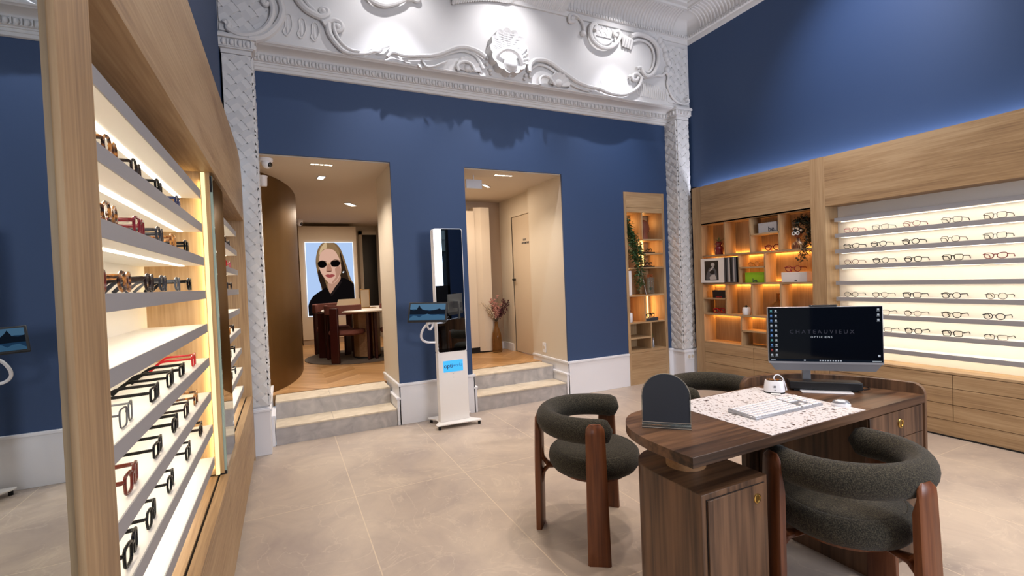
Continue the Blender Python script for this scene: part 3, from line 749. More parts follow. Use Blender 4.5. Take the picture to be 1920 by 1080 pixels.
t = thing('plaster_cartouche', 'small plaster cartouche with tendril under the ceiling cove', 'ornament', (3.2, YU, 3.85), world=True)
m = MB(); orn_tube(m, 'cartC', 0.022, 0.014, 0.03); orn_tube(m, 'cartIn', 0.014, 0.01, 0.016); m.build('scroll', M['plaster'], t)
m = MB(); orn_tube(m, 'tendril', 0.014, 0.012, 0.02); m.ball((2.822, YU-0.02, 3.965), 0.03, 0.03, 0.03); m.ball((2.951, YU-0.02, 3.843), 0.034, 0.03, 0.03); m.build('tendril', M['plaster'], t)
m = MB()
for i in range(4): m.tube([(3.46+i*0.035, YU-0.02, 3.93-i*0.01), (3.475+i*0.035, YU-0.045, 3.87), (3.47+i*0.035, YU-0.02, 3.80-i*0.005)], [0.016, 0.024, 0.014], 8, up=(0, -1, 0))
m.build('bundle', M['plaster'], t)
m = MB(); trellis(m, 3.05, 3.36, 3.86, 3.97, lambda u, v, h: (u, YU-h, v), s=0.05); m.build('trellis_panel', M['plaster'], t, smooth=0)
t = thing('plaster_cartouche', 'plaster garland ring cut by the top edge, left of the shell', 'ornament', (0.95, YU, 3.75), world=True)
m = MB(); orn_tube(m, 'topL', 0.020, 0.014, 0.03); orn_tube(m, 'topLin', 0.010, 0.010, 0.02); orn_tube(m, 'topL2', 0.014, 0.014, 0.02)
m.ball((0.93, YU-0.05, 3.69), 0.016, 0.01, 0.01); m.build('scroll', M['plaster'], t)
t = thing('plaster_crest', 'fluted plaster crest over the cove at the top centre', 'ornament', (2.2, YU, 4.0), world=True)
m = MB(); cr = spline([(x, 0, z) for x, z in ORN['crest']], 6)
# a fluted drapery-like fan that leans out from the wall over the cove
for i in range(len(cr)-6):
    p = cr[i]; fx = 1.35+(p[0]-1.35)*1.0
    m.tube([(p[0], YU-0.02, p[2]-0.0), (p[0]+0.01, YU-0.075, p[2]+0.07), (p[0]+0.03, YU-0.16, p[2]+0.16), (p[0]+0.05, YU-0.24, 4.29)], [0.014, 0.02, 0.022, 0.024], 7)
m.build('fluted_fan', M['plaster'], t)
# trellis in the upper corners
m = MB(); trellis(m, -0.35, -0.02, 3.26, 3.93, lambda u, v, h: (u, YU-h, v), s=0.085, keep=lambda x, z: x < 0.0)
trellis(m, 4.08, 4.43, 3.27, 3.93, lambda u, v, h: (u, YU-h, v), s=0.075, keep=lambda x, z: x > 4.14+0.0*z)
structure('trim_7', m, M['plaster'], smooth=0)

# ------------------------------------------------------------------ left display cabinet
ZS = [1.72, 1.58, 1.44, 1.302, 1.162, 1.02, 0.876, 0.737, 0.60]     # shelf tops
LX = -0.25
LC = thing('display_cabinet', 'long oak wall cabinet on the left with lit white shelves in two bays', 'display cabinet', (LX-0.1, 2.3, 0), world=True)
MB().box(LX-0.012, LX, -0.6, 0.05, 0, 2.29).box(LX-0.012, LX, 0.805, 0.936, 0.0, 1.83).box(LX-0.26, LX-0.012, 0.81, 0.936, 0.0, 1.83).build('post', M['oakZ'], LC, smooth=0)
# header fascia with rounded far end
hp = [(-0.6, 1.815), (4.105, 1.815), (4.105, 2.10)]
for i in range(1, 9):
    a = PI/2*i/8; hp.append((3.80+0.305*math.cos(a), 2.10+0.19*math.sin(a)))
hp += [(-0.6, 2.29)]
MB().prism(hp, LX-0.03, LX, 'X').build('header', M['oakY'], LC, smooth=30)
MB().box(XL-0.0, LX-0.03, -0.6, 3.9, 2.262, 2.28).build('top_panel', M['oakY'], LC, smooth=0)
MB().box(LX-0.27, LX-0.03, 0.81, 4.10, 1.815, 1.835).build('soffit', M['oakY'], LC, smooth=0)
for bb in ((LX-0.27, LX, 4.085, 4.105, 0.0, 1.815), (LX-0.27, LX-0.02, 2.42, 2.44, 0.5, 1.815), (LX-0.27, LX-0.02, 2.80, 2.82, 0.5, 1.815)): MB().box(*bb).build('side_panel', M['oakZ'], LC, smooth=0)
MB().box(LX-0.275, LX-0.265, 0.93, 4.09, 0.48, 1.82).build('back_panel', M['shelfwhite'], LC, smooth=0)
MB().box(LX-0.27, LX-0.045, 0.81, 4.09, 0.47, 0.492).box(LX-0.036, LX, 0.81, 4.105, 0.47, 0.492).box(LX-0.05, LX-0.03, 0.81, 4.1, 0.45, 0.478).build('counter', M['oakY'], LC, smooth=0)
MB().box(LX-0.045, LX-0.036, 0.81, 4.1, 0.478, 0.484).build('groove', M['darkslot'], LC, smooth=0)
for y0, y1 in ((-0.6, 0.805), (0.805, 1.52), (1.52, 2.38), (2.38, 3.24), (3.24, 4.105)):
    MB().box(LX-0.02, LX, y0+0.0015, y1-0.0015, 0.055, 0.468).build('base_door', M['oakY'], LC, smooth=0)
MB().box(LX-0.2, LX-0.035, -0.6, 4.09, 0, 0.055).box(LX-0.25, LX-0.02, -0.6, 4.1, 0.055, 0.47).build('plinth', M['darkslot'], LC, smooth=0)
def shelves(cab, sg, xf, depth, y0, y1, side, lidh=0.03):
    # sg: +1 shelf front faces +x, -1 faces -x
    for i, z in enumerate(ZS):
        th = 0.033
        s = MB()
        xb = xf-sg*depth
        s.box(xf-sg*0.002, xb, y0, y1, z-th, z)
        so_ = s.build('shelf', M['shelfwhite'], cab, smooth=0)
        MB().box(xf, xf-sg*0.003, y0, y1, z-th-0.001, z+0.001).build('shelf_edge', M['shelfgrey'], so_, smooth=0)
        if True:
            xm = xf-sg*0.075
            MB().box(xm-0.009, xm+0.009, y0+0.01, y1-0.02, z-th-0.003, z-th+0.001).build('led_strip', M['ledwhite'], so_, smooth=0)
shelves(LC, 1, LX-0.045, 0.222, 0.945, 2.345, 'L')
shelves(LC, 1, LX-0.045, 0.222, 2.86, 3.96, 'L')
MB().box(LX-0.050, LX-0.036, 2.406, 2.419, 0.5, 1.81).build('edge_light', emis('pale_yellow_edge_light', '#ffe9b0', 1.1), LC, smooth=0)
# sliding mirrors
def wall_mirror(lab, y0, y1, z0, z1):
    t = thing('sliding_mirror', lab, 'mirror', (LX-0.01, (y0+y1)/2, z0), world=True)
    MB().box(LX-0.0095, LX-0.009, y0, y1, z0, z1).build('mirror_glass', M['mirror'], t, smooth=0)
    MB().box(LX-0.024, LX-0.0102, y0, y1, z0, z1).build('glass_body', M['glassedge'], t, smooth=0)
    MB().box(LX-0.034, LX-0.0245, y0+0.004, y1-0.004, z0, z1-0.03).build('frame', M['silver'], t, smooth=0)
    MB().box(LX-0.034, LX-0.012, y0-0.004, y0+0.02, z1-0.07, z1-0.002).box(LX-0.034, LX-0.012, y0-0.004, y0+0.02, z0-0.004, z0+0.03).build('clamp', M['black'], t, smooth=0)
wall_mirror('narrow sliding mirror standing between the two lit shelf bays on the left', 2.43, 2.80, 0.478, 1.80)
t = thing('wall_mirror', 'tall mirror at the left edge, set beside the oak post', 'mirror', (LX-0.01, 0.43, 0), world=True)
MB().box(LX-0.0085, LX-0.008, 0.05, 0.803, 0.0, 2.27).build('mirror_glass', M['mirror'], t, smooth=0)
MB().box(LX-0.02, LX-0.0086, 0.05, 0.804, 0.0, 2.27).build('glass_body', M['glassedge'], t, smooth=0)

# ------------------------------------------------------------------ right: bookcase and display
RX = 4.37
def drawers(cab, cols, zs):
    for y0, y1 in cols:
        for z0, z1 in zip(zs[:-1], zs[1:]):
            MB().box(RX, RX+0.02, y0+0.002, y1-0.002, z0+0.002, z1-0.002).build('drawer', M['oakY'], cab, smooth=0)
BC = thing('bookcase', 'oak built-in bookcase with amber lit cells beside the right corner', 'bookcase', (RX+0.1, 3.35, 0), world=True)
MB().box(RX, RX+0.04, 3.98, 4.105, 0, 2.27).box(RX+0.04, RX+0.19, 3.98, 4.105, 0, 2.19).build('side_stile', M['oakZ'], BC, smooth=0)
MB().box(RX, RX+0.03, 2.70, 3.978, 1.825, 2.27).box(RX+0.03, XR+0.0, 2.722, 3.978, 2.17, 2.19).build('header', M['oakY'], BC, smooth=0)
MB().box(RX+0.19, RX+0.20, 2.70, 4.10, 0.3, 1.85).build('back_panel', M['oakZ'], BC, smooth=0)
SB = RX+0.175
for z in (1.475, 1.158, 0.815):
    MB().box(RX+0.004, SB-0.008, 2.722, 3.978, z-0.018, z).build('shelf', M['oakY'], BC, smooth=0)
for z0 in (1.826, 0.475): MB().box(RX, RX+0.19, 2.722, 3.978, z0, z0+0.015).build('frame_board', M['oakY'], BC, smooth=0)
for y, z0, z1 in ((3.667, 1.475, 1.825), (3.351, 1.475, 1.825), (3.034, 1.475, 1.825), (3.498, 1.158, 1.457), (3.195, 1.158, 1.457), (3.67, 0.815, 1.14), (3.353, 0.815, 1.14), (3.035, 0.815, 1.14), (3.488, 0.49, 0.797), (3.192, 0.49, 0.797)):
    MB().box(RX+0.004, SB-0.006, y-0.008, y+0.008, z0, z1).build('divider', M['oakZ'], BC, smooth=0)
for y0, y1, z in ((3.034, 3.351, 1.66), (3.195, 3.498, 1.325), (3.67, 3.978, 0.99), (3.192, 3.488, 0.655)):
    MB().box(RX+0.004, SB-0.002, y0, y1, z-0.016, z).build('short_shelf', M['oakY'], BC, smooth=0)
for z, ys in ((1.475, [(2.74, 3.02), (3.05, 3.34), (3.365, 3.655), (3.68, 3.8)]), (1.158, [(2.74, 3.18), (3.21, 3.49), (3.51, 3.96)]), (0.815, [(2.74, 3.02), (3.05, 3.34), (3.37, 3.655), (3.69, 3.96)])):
    for a, b_ in ys: pass
drawers(BC, ((3.35, 3.98), (2.72, 3.35)), (0.125, 0.245, 0.365, 0.475))
MB().box(RX+0.004, RX+0.02, 2.70, 4.0, 0.0, 0.123).box(RX+0.02, RX+0.18, 2.70, 4.0, 0.02, 0.47).build('plinth', M['oakY'], BC, smooth=0)
DC = thing('display_cabinet', 'oak wall cabinet on the right with a bright niche of white shelves', 'display cabinet', (RX+0.1, 1.7, 0), world=True)
MB().box(RX, RX+0.03, 0.6, 2.70, 1.83, 2.27).box(RX+0.03, XR, 0.6, 2.588, 2.17, 2.19).build('header', M['oakY'], DC, smooth=0)
for bb in ((RX-0.002, RX+0.185, 2.59, 2.718, 0.0, 2.19), (RX-0.002, RX+0.04, 2.59, 2.718, 2.19, 2.272), (RX, RX+0.18, 0.5, 0.6, 0, 2.27)): MB().box(*bb).build('post', M['oakZ'], DC, smooth=0)
MB().box(RX+0.19, RX+0.20, 0.55, 2.70, 0.3, 2.2).build('back_panel', M['shelfwhite'], DC, smooth=0)
MB().box(RX+0.03, RX+0.19, 0.6, 2.59, 1.83, 1.85).build('soffit', M['oakY'], DC, smooth=0)
MB().box(RX, RX+0.19, 0.6, 2.59, 0.468, 0.485).build('counter', M['oakY'], DC, smooth=0)
shelves(DC, -1, RX+0.06, 0.13, 0.62, 2.55, 'R')
drawers(DC, ((1.722, 2.588), (0.76, 1.722)), (0.125, 0.245, 0.365, 0.466))
MB().box(RX+0.004, RX+0.02, 0.6, 2.62, 0.0, 0.123).box(RX+0.02, RX+0.18, 0.6, 2.59, 0.02, 0.46).build('plinth', M['oakY'], DC, smooth=0)
MB().box(RX+0.002, RX+0.01, 0.6, 4.1, 0.0, 0.012).build('kick_strip', M['darkslot'], DC, smooth=0)

# ------------------------------------------------------------------ niche in the back wall
NC = thing('niche_bookcase', 'tall narrow oak shelf niche set in the blue back wall', 'bookcase', (3.87, YB, 0), world=True)
ND = YB+0.27
for bb in ((3.57, 3.606, YB-0.006, ND, 0.0, 2.25), (4.14, 4.176, YB-0.006, ND, 0.0, 2.25)): MB().box(*bb).build('side_panel', M['oakZ'], NC, smooth=0)
for z0, z1 in ((2.015, 2.07), (2.073, 2.25), (0.0, 0.37), (0.373, 0.40)): MB().box(3.606, 4.14, YB-0.006, ND, z0, z1).build('panel_board', M['oakX'], NC, smooth=0)
MB().box(3.606, 4.14, ND-0.012, ND, 0.40, 2.015).build('back_panel', M['oakZ'], NC, smooth=0)
for x0, x1, z in ((3.606, 4.14, 1.372), (3.606, 4.14, 1.046), (3.606, 4.14, 0.728), (3.838, 4.14, 1.706), (3.838, 4.14, 1.538), (3.606, 3.92, 0.548)):
    MB().box(x0, x1, YB+0.002, ND-0.012, z-0.016, z).build('shelf', M['oakX'], NC, smooth=0)
for x, z0, z1 in ((3.838, 1.706, 2.015), (3.842, 0.728, 1.03), (3.925, 0.40, 0.712)):
    MB().box(x-0.008, x+0.008, YB+0.002, ND-0.012, z0, z1).build('divider', M['oakZ'], NC, smooth=0)
for x, hw_, z0, z1 in ((4.05, 0.010, 1.39, 1.522), (4.05, 0.010, 1.545, 1.69), (3.995, 0.003, 1.39, 1.522), (3.995, 0.003, 1.545, 1.69), (4.10, 0.010, 0.735, 1.028), (4.055, 0.003, 0.735, 1.028)):
    MB().box(x-hw_, x+hw_, ND-0.022, ND-0.014, z0, z1).build('led_strip', M['ledamber'], NC, smooth=0)

# ------------------------------------------------------------------ desk
DZ = 0.704; TH = 0.036
DK = thing('desk', 'dark walnut desk with rounded left end and raised curved back edge', 'desk', (1.9, 1.35, 0), world=True)
curveL = spline([(1.395, 1.622, 0), (1.31, 1.602, 0), (1.235, 1.545, 0), (1.178, 1.455, 0), (1.150, 1.34, 0), (1.147, 1.22, 0), (1.152, 1.113, 0)], 6)
GI = spline([(2.05, 1.632, 0), (2.15, 1.628, 0), (2.25, 1.610, 0), (2.345, 1.565, 0), (2.43, 1.485, 0), (2.50, 1.375, 0), (2.548, 1.25, 0), (2.572, 1.113, 0)], 6)
top = [(p.x, p.y) for p in reversed(GI)]+[(p.x, p.y) for p in curveL]
MB().prism(top, DZ-TH, DZ, 'Z').build('tabletop', M['walX'], DK, bevel=0.0012)
MB().box(1.543, 2.12, 1.118, 1.618, DZ-0.004, DZ+0.001).build('terrazzo_inlay', M['terrazzo'], DK, smooth=0)
# raised guard, wraps round the back right
g = MB(); S = [0.0]
for a, b_ in zip(GI[:-1], GI[1:]): S.append(S[-1]+(b_-a).length)
T = S[-1]; r = 0.05; vs = []; n = len(GI)
fine = []
for k in range(61):
    s_ = T*k/60
    if k < 8: s_ = r*(1-math.cos(PI/2*k/8))*1.0
    if k > 52: s_ = T-r*(1-math.cos(PI/2*(60-k)/8))
    j = 0
    while j < n-2 and S[j+1] < s_: j += 1
    u = (s_-S[j])/(S[j+1]-S[j]); p = GI[j].lerp(GI[j+1], u); t_ = (GI[j+1]-GI[j]).normalized(); nn = Vector((-t_.y, t_.x, 0))
    e = min(s_, T-s_); top_z = 0.752-(r-math.sqrt(max(0, r*r-(r-e)**2)) if e < r else 0)
    fine.append((p, nn, top_z))
for p, nn, tz in fine:
    q = p+nn*0.027
    vs += [(p.x, p.y, 0.0), (q.x, q.y, 0.0), (q.x, q.y, tz), (p.x, p.y, tz)]
fs = [(0, 3, 2, 1), tuple(4*60+i for i in (0, 1, 2, 3))]
for k in range(60):
    for i in range(4): fs.append((4*k+i, 4*k+(i+1) % 4, 4*k+4+(i+1) % 4, 4*k+4+i))
g.add(vs, fs).build('curved_guard', M['walZ'], DK, bevel=0.002)
pd = [(2.135, 1.122)]+[(p.x-0.001, p.y-0.002) for p in reversed(GI[6:])]+[(2.135, 1.60)]
pd = [(2.135, 1.122), (2.57, 1.122)]+[(p.x-0.002, p.y-0.003) for p in reversed(GI[6:-1])]+[(2.135, 1.622)]
MB().prism(pd, 0.0, DZ-TH, 'Z').build('right_pedestal', M['walZ'], DK, smooth=30)
for z0, z1 in ((0.548, 0.664), (0.41, 0.545), (0.06, 0.407)):
    d = MB().box(2.139, 2.552, 1.113, 1.124, z0, z1).build('drawer', M['walZ'], DK, bevel=0.001)
    if z0 > 0.3:
        h = MB(); zc = (z0+z1)/2+0.004; pts = [(2.366+0.0165*math.cos(2*PI*i/24), 1.111, zc+0.0165*math.sin(2*PI*i/24)) for i in range(24)]
        h.tube(pts, 0.0042, 8, closed=True).cyl((2.366, 1.110, zc), 0.013, 0.003, 'Y'); h.build('ring_pull', M['brass'], d)
# left cabinet
LC2 = [(1.193, 1.122), (1.512, 1.122), (1.512, 1.532)]+[(p.x, p.y) for p in spline([(1.36, 1.532, 0), (1.30, 1.518, 0), (1.24, 1.48, 0), (1.203, 1.42, 0), (1.193, 1.34, 0)], 5)]
cb = MB().prism(LC2, 0.0, 0.568, 'Z').build('left_cabinet', M['walZ'], DK, bevel=0.0015)
MB().prism([(x, y) for x, y in LC2], 0.5682, 0.5695, 'Z').build('cabinet_top', M['walX'], cb, smooth=0)
MB().box(1.213, 1.494, 1.1195, 1.1215, 0.03, 0.549).build('door_gap', M['darkslot'], cb, smooth=0)
dr = MB().box(1.2155, 1.4915, 1.115, 1.122, 0.032, 0.5465).build('cabinet_door', M['walZ'], DK, bevel=0.001)
h = MB(); h.lathe([(0.0, 0.0), (0.017, 0.0), (0.017, 0.003), (0.013, 0.004), (0.011, 0.002), (0.0, 0.002)], seg=28)
h.xf(Matrix.Translation((1.45, 1.115, 0.502)) @ Matrix.Rotation(PI/2, 4, 'X')); h.build('round_pull', M['brass'], dr)
MB().cyl((1.345, 1.335, 0.5695), 0.072, DZ-TH-0.5695, 'Z', 40).build('spacer', M['lightwood'], DK)

# ------------------------------------------------------------------ armchairs
def make_chair():
    t = thing('armchair', '', 'chair')
    N = 40; pts = []; rad = []
    a0, a1 = math.radians(61), math.radians(299)
    for i in range(N+1):
        a = a0+(a1-a0)*i/N; pts.append((0.236*math.cos(a), 0.236*math.sin(a), 0.585+0.006*math.cos((a-PI)/1.2)))
        e = min(i, N-i)/N; rad.append(0.055*math.sqrt(max(0.02, 1-max(0, (0.05-e)/0.05)**2)) if e < 0.05 else 0.055)
    MB().tube(pts, rad, 20, flat=(0.86, 1.06), up=(0, 0, 1)).build('backrest', M['fabric'], t, smooth=80)
    pr = [(0.0, 0.338), (0.18, 0.338), (0.208, 0.347), (0.224, 0.370), (0.228, 0.395), (0.222, 0.424), (0.205, 0.441), (0.196, 0.444), (0.193, 0.4425), (0.188, 0.446), (0.13, 0.454), (0.0, 0.458)]
    MB().lathe(pr, seg=56).build('seat', M['fabric'], t, smooth=60)
    MB().cyl((0, 0, 0.318), 0.165, 0.022, seg=40).build('seat_base', M['legwood'], t)
    for ang, zt in ((180, 0.60), (81, 0.632), (-81, 0.632)):
        m = MB()
        # tangential tapering board: local u = tangent, w = radial
        prof = []
        for side in (-1, 1):
            pass
        def hw(z): return 0.043+0.009*(1-z/zt)
        ring = []
        zs = [0.0, 0.1, 0.2, 0.3, 0.4, 0.5, zt-0.05, zt-0.02, zt-0.006, zt]
        vs = []
        for z in zs:
            h = hw(z)
            if z > zt-0.03: h -= 0.018*((z-(zt-0.03))/0.03)**2
            ri = 0.262+0.0*z; ro = ri+0.030+0.004*math.sin(PI*min(1, z/zt))
            if z > 0.50: ri += 0.014
            ro += 0.012*(1-z/zt); ri += 0.012*(1-z/zt)
            if z > zt-0.01: ro -= 0.006
            for u, w in ((-h, ri+0.004), (-h+0.006, ri), (h-0.006, ri), (h, ri+0.004), (h, ro-0.006), (h-0.008, ro), (-h+0.008, ro), (-h, ro-0.006)): vs.append((w, u, z))
        k = len(zs); m.add(vs, [tuple(range(8))[::-1], tuple(range(8*(k-1), 8*k))]+[(8*i+j, 8*i+(j+1) % 8, 8*i+8+(j+1) % 8, 8*i+8+j) for i in range(k-1) for j in range(8)])
        # curved bracket from the leg to the seat base
        m.tube([(0.274, 0, 0.235), (0.264, 0, 0.29), (0.235, 0, 0.322), (0.15, 0, 0.329)], [0.010, 0.013, 0.013, 0.010], 8, flat=(2.0, 0.9), up=(0, 0, 1))
        m.tube([(0.272, 0, 0.42), (0.264, 0, 0.36), (0.24, 0, 0.332), (0.2, 0, 0.329)], [0.008, 0.010, 0.012, 0.008], 8, flat=(2.0, 0.9), up=(0, 0, 1))
        m.xf(Matrix.Rotation(math.radians(ang), 4, 'Z')); m.build('leg', M['legwood'], t, smooth=50)
    return t
ch = make_chair()
for i, (x, y, op, lab) in enumerate(((1.378, 1.985, -42, 'olive upholstered three-legged armchair standing free, left of the desk'),
                     (1.845, 1.066, 83, 'olive upholstered armchair in the right foreground, tucked under the desk front'),
                     (2.275, 2.03, 268, 'olive armchair half hidden behind the desk and the arched card'))):
    c = ch if i == 0 else copy_tree(ch)
    c.location = (x, y, 0); c.rotation_euler = (0, 0, math.radians(op)); tag(c, lab, 'chair', 'olive armchairs around the desk')

# ------------------------------------------------------------------ things on the desk
Z = DZ+0.001
# arched card in acrylic stand
t = thing('card_stand', 'arched charcoal card in a clear acrylic holder on the desk end', 'card stand', (1.307, 1.39, DZ), rz=math.radians(-44.5))
w = 0.087; arch = [(-w, 0.012)]
arch += [(w, 0.012)]+[(w*math.cos(a), 0.118+w*math.sin(a)) for a in [PI*i/20 for i in range(21)]]
MB().prism(arch, -0.001, 0.002, 'Y').build('card', M['slate'], t, smooth=30)
m = MB().prism([(x*1.03, z if z < 0.02 else z+0.002) for x, z in arch], 0.0022, 0.0042, 'Y').box(-0.09, 0.09, -0.003, 0.004, 0.005, 0.011)
m.box(-0.09, 0.09, -0.028, 0.03, 0.0, 0.004).box(-0.09, 0.09, -0.004, -0.0015, 0.004, 0.016)
m.box(-0.0905, -0.0875, -0.003, 0.0044, 0.01, 0.12).box(0.0875, 0.0905, -0.003, 0.0044, 0.01, 0.12); m.build('acrylic_holder', M['acrylic'], t, smooth=30)
m = MB(); m.tube([(x*1.035, 0.0055, z) for x, z in arch[1:]]+[(-w*1.035, 0.0055, 0.012)], 0.0011, 6, closed=True, up=(0, -1, 0)); m.tube([(-0.09, -0.028, 0.004), (0.09, -0.028, 0.004)], 0.0009, 6); m.tube([(-0.09, -0.003, 0.017), (0.09, -0.003, 0.017)], 0.0009, 6); m.build('edge_glint', plain('painted_edge_glint', '#b3a594', 0.4), t)  # pale tubes paint in the light that clear acrylic edges catch
# all-in-one computer
mon = thing('desktop_computer', 'all-in-one computer with black desktop screen standing on the desk', 'computer', (2.29, 1.379, DZ), rz=math.radians(-45))
W2 = 0.2325; zb, zt = 0.143, 0.402
MB().box(-W2-0.003, W2+0.003, 0.0, 0.018, zb-0.006, zt+0.003).build('screen_housing', M['silver'], mon, bevel=0.002)
MB().box(-W2, W2, -0.0012, 0.001, zb, zt).build('screen', M['blackgloss'], mon, smooth=0)
sd = mon.children[-1]
MB().add([(-W2-0.003, -0.001, zb-0.0), (W2+0.003, -0.001, zb-0.0), (W2-0.027, 0.006, zb-0.044), (-W2+0.027, 0.006, zb-0.044),
          (-W2-0.003, 0.03, zb), (W2+0.003, 0.03, zb), (W2-0.027, 0.03, zb-0.044), (-W2+0.027, 0.03, zb-0.044)],
         [(0, 1, 2, 3), (4, 7, 6, 5), (0, 4, 5, 1), (1, 5, 6, 2), (2, 6, 7, 3), (3, 7, 4, 0)]).build('speaker_chin', M['greyplastic'], mon, smooth=0)
MB().box(-W2-0.002, W2+0.002, -0.003, 0.003, zb-0.010, zb-0.001).build('lower_bezel', M['silver'], mon, smooth=0)
MB().box(-0.057, 0.057, -0.002, 0.012, zt+0.002, zt+0.011).build('webcam', M['blackgloss'], mon, bevel=0.003)
m = MB().box(-0.075, -0.038, 0.085, 0.105, 0.004, 0.26).box(-0.09, -0.02, 0.018, 0.10, 0.2, 0.3); m.build('neck', M['silver'], mon, bevel=0.003)
MB().box(-0.105, 0.105, -0.04, 0.13, 0.0005, 0.005).build('foot_plate', M['plasticwhite'], mon, bevel=0.001)
MB().box(-0.03, 0.03, 0.10, 0.104, 0.2, 0.28).build('rear_cover', M['greyplastic'], mon)
MI = [emis('icon_blue', '#6f9ad8', 0.55), emis('icon_white', '#c8d0dc', 0.55), emis('icon_red', '#b04a44', 0.5), emis('icon_teal', '#6ab0b8', 0.5), emis('screen_letters_dim', '#4a4a56', 0.5), emis('taskbar', '#141b26', 0.6)]
k = 0
for cxi, nrow in ((-W2+0.013, 10), (-W2+0.033, 10), (W2-0.016, 3)):
    for r_ in range(nrow):
        z = zt-0.014-r_*0.0238; mm = MI[1] if cxi > -W2+0.02 else MI[{1: 0, 2: 0, 4: 0, 5: 0, 7: 0, 8: 2, 0: 3, 6: 3}.get(r_, 1)]; k += 1
        m = MB().box(cxi-0.0042, cxi+0.0042, -0.0018, -0.0012, z-0.0038, z+0.0042).box(cxi-0.0065, cxi+0.0065, -0.0018, -0.0012, z-0.0075, z-0.0065)
        m.build('icon', mm, sd, smooth=0)
MB().box(W2-0.02, W2-0.011, -0.0018, -0.0012, zb+0.026, zb+0.036).build('icon', MI[1], sd, smooth=0)
MB().box(-W2, W2, -0.0016, -0.0012, zb, zb+0.011).build('taskbar', MI[5], sd, smooth=0)
m = MB()
for i in range(9): m.box(-0.02+i*0.0105, -0.0145+i*0.0105, -0.002, -0.0015, zb+0.003, zb+0.0085)
m.box(-0.085, -0.078, -0.002, -0.0015, zb+0.003, zb+0.0085).box(-0.225, -0.205, -0.002, -0.0015, zb+0.004, zb+0.007).box(0.19, 0.225, -0.002, -0.0015, zb+0.004, zb+0.007)
m.build('taskbar_icon', MI[1], sd, smooth=0)
text_mesh('screen_title', 'C H A T E A U V I E U X', 0.026, MI[4], sd, Vector((-0.01, -0.0018, zb+0.142)), RX90, 0.0002, sx=0.98)
text_mesh('screen_subtitle', 'O P T I C I E N S', 0.0125, MI[1], sd, Vector((-0.01, -0.0018, zb+0.117)), RX90, 0.0002)
# sound bar
t = thing('soundbar', 'long black soundbar lying below the computer screen', 'speaker', (2.305, 1.392, DZ), rz=math.radians(-45.4))
MB().box(-0.15, 0.15, -0.022, 0.045, 0.008, 0.046).build('casing', M['black'], t, bevel=0.004)
m = MB().box(-0.13, -0.1, -0.015, 0.03, 0.0, 0.008).box(0.1, 0.13, -0.015, 0.03, 0.0, 0.008); m.build('foot', M['rubber'], t)
m = MB(); m.tube([(0.15, 0.02, 0.012), (0.17, 0.03, 0.004), (0.20, 0.06, 0.003), (0.205, 0.10, 0.003), (0.15, 0.13, 0.003)], 0.0022, 6); m.build('cable', M['black'], t)
# card reader
t = thing('card_reader', 'small white rounded card reader with black top by the screen', 'card reader', (2.095, 1.50, DZ), rz=math.radians(-50))
def oval(a, b_, z, n=28, p=2.6):
    out = []
    for i in range(n):
        q = 2*PI*i/n; c_, s_ = math.cos(q), math.sin(q)
        out.append((a*math.copysign(abs(c_)**(2/p), c_), b_*math.copysign(abs(s_)**(2/p), s_), z))
    return out
def loft(rings):
    m = MB(); n = len(rings[0]); vs = [v for r_ in rings for v in r_]
    fs = [tuple(range(n))[::-1], tuple(range(n*(len(rings)-1), n*len(rings)))]
    for k in range(len(rings)-1):
        for i in range(n): fs.append((k*n+i, k*n+(i+1) % n, (k+1)*n+(i+1) % n, (k+1)*n+i))
    return m.add(vs, fs)
loft([oval(0.044, 0.033, 0.006), oval(0.046, 0.034, 0.012), oval(0.044, 0.032, 0.03), oval(0.040, 0.028, 0.055), oval(0.038, 0.026, 0.06)]).build('casing', M['plasticwhite'], t, smooth=60)
loft([oval(0.034, 0.022, 0.0602), oval(0.033, 0.021, 0.0625)]).build('glossy_top', M['blackgloss'], t)
loft([oval(0.045, 0.034, 0.0), oval(0.045, 0.034, 0.007)]).build('base_ring', M['rubber'], t)
MB().box(-0.018, 0.022, -0.062, -0.03, 0.003, 0.0045).build('paper_slip', M['paper'], t)
m = MB()
for i in range(2):
    for j in range(2): m.box(-0.0045+i*0.005, -0.0045+i*0.005+0.004, -0.0345, -0.0325, 0.03+j*0.005, 0.034+j*0.005)
m.box(-0.001, 0.0025, -0.0358, -0.033, 0.015, 0.020); m.build('printed_mark', M['greyplastic'], t, smooth=0)
m = MB(); m.tube(spline([(0.0, 0.022, 0.05), (0.004, 0.035, 0.07), (0.02, 0.045, 0.078), (0.04, 0.045, 0.062), (0.05, 0.04, 0.03), (0.055, 0.035, 0.006)], 6), 0.0028, 8); m.build('cable', M['plasticwhite'], t)
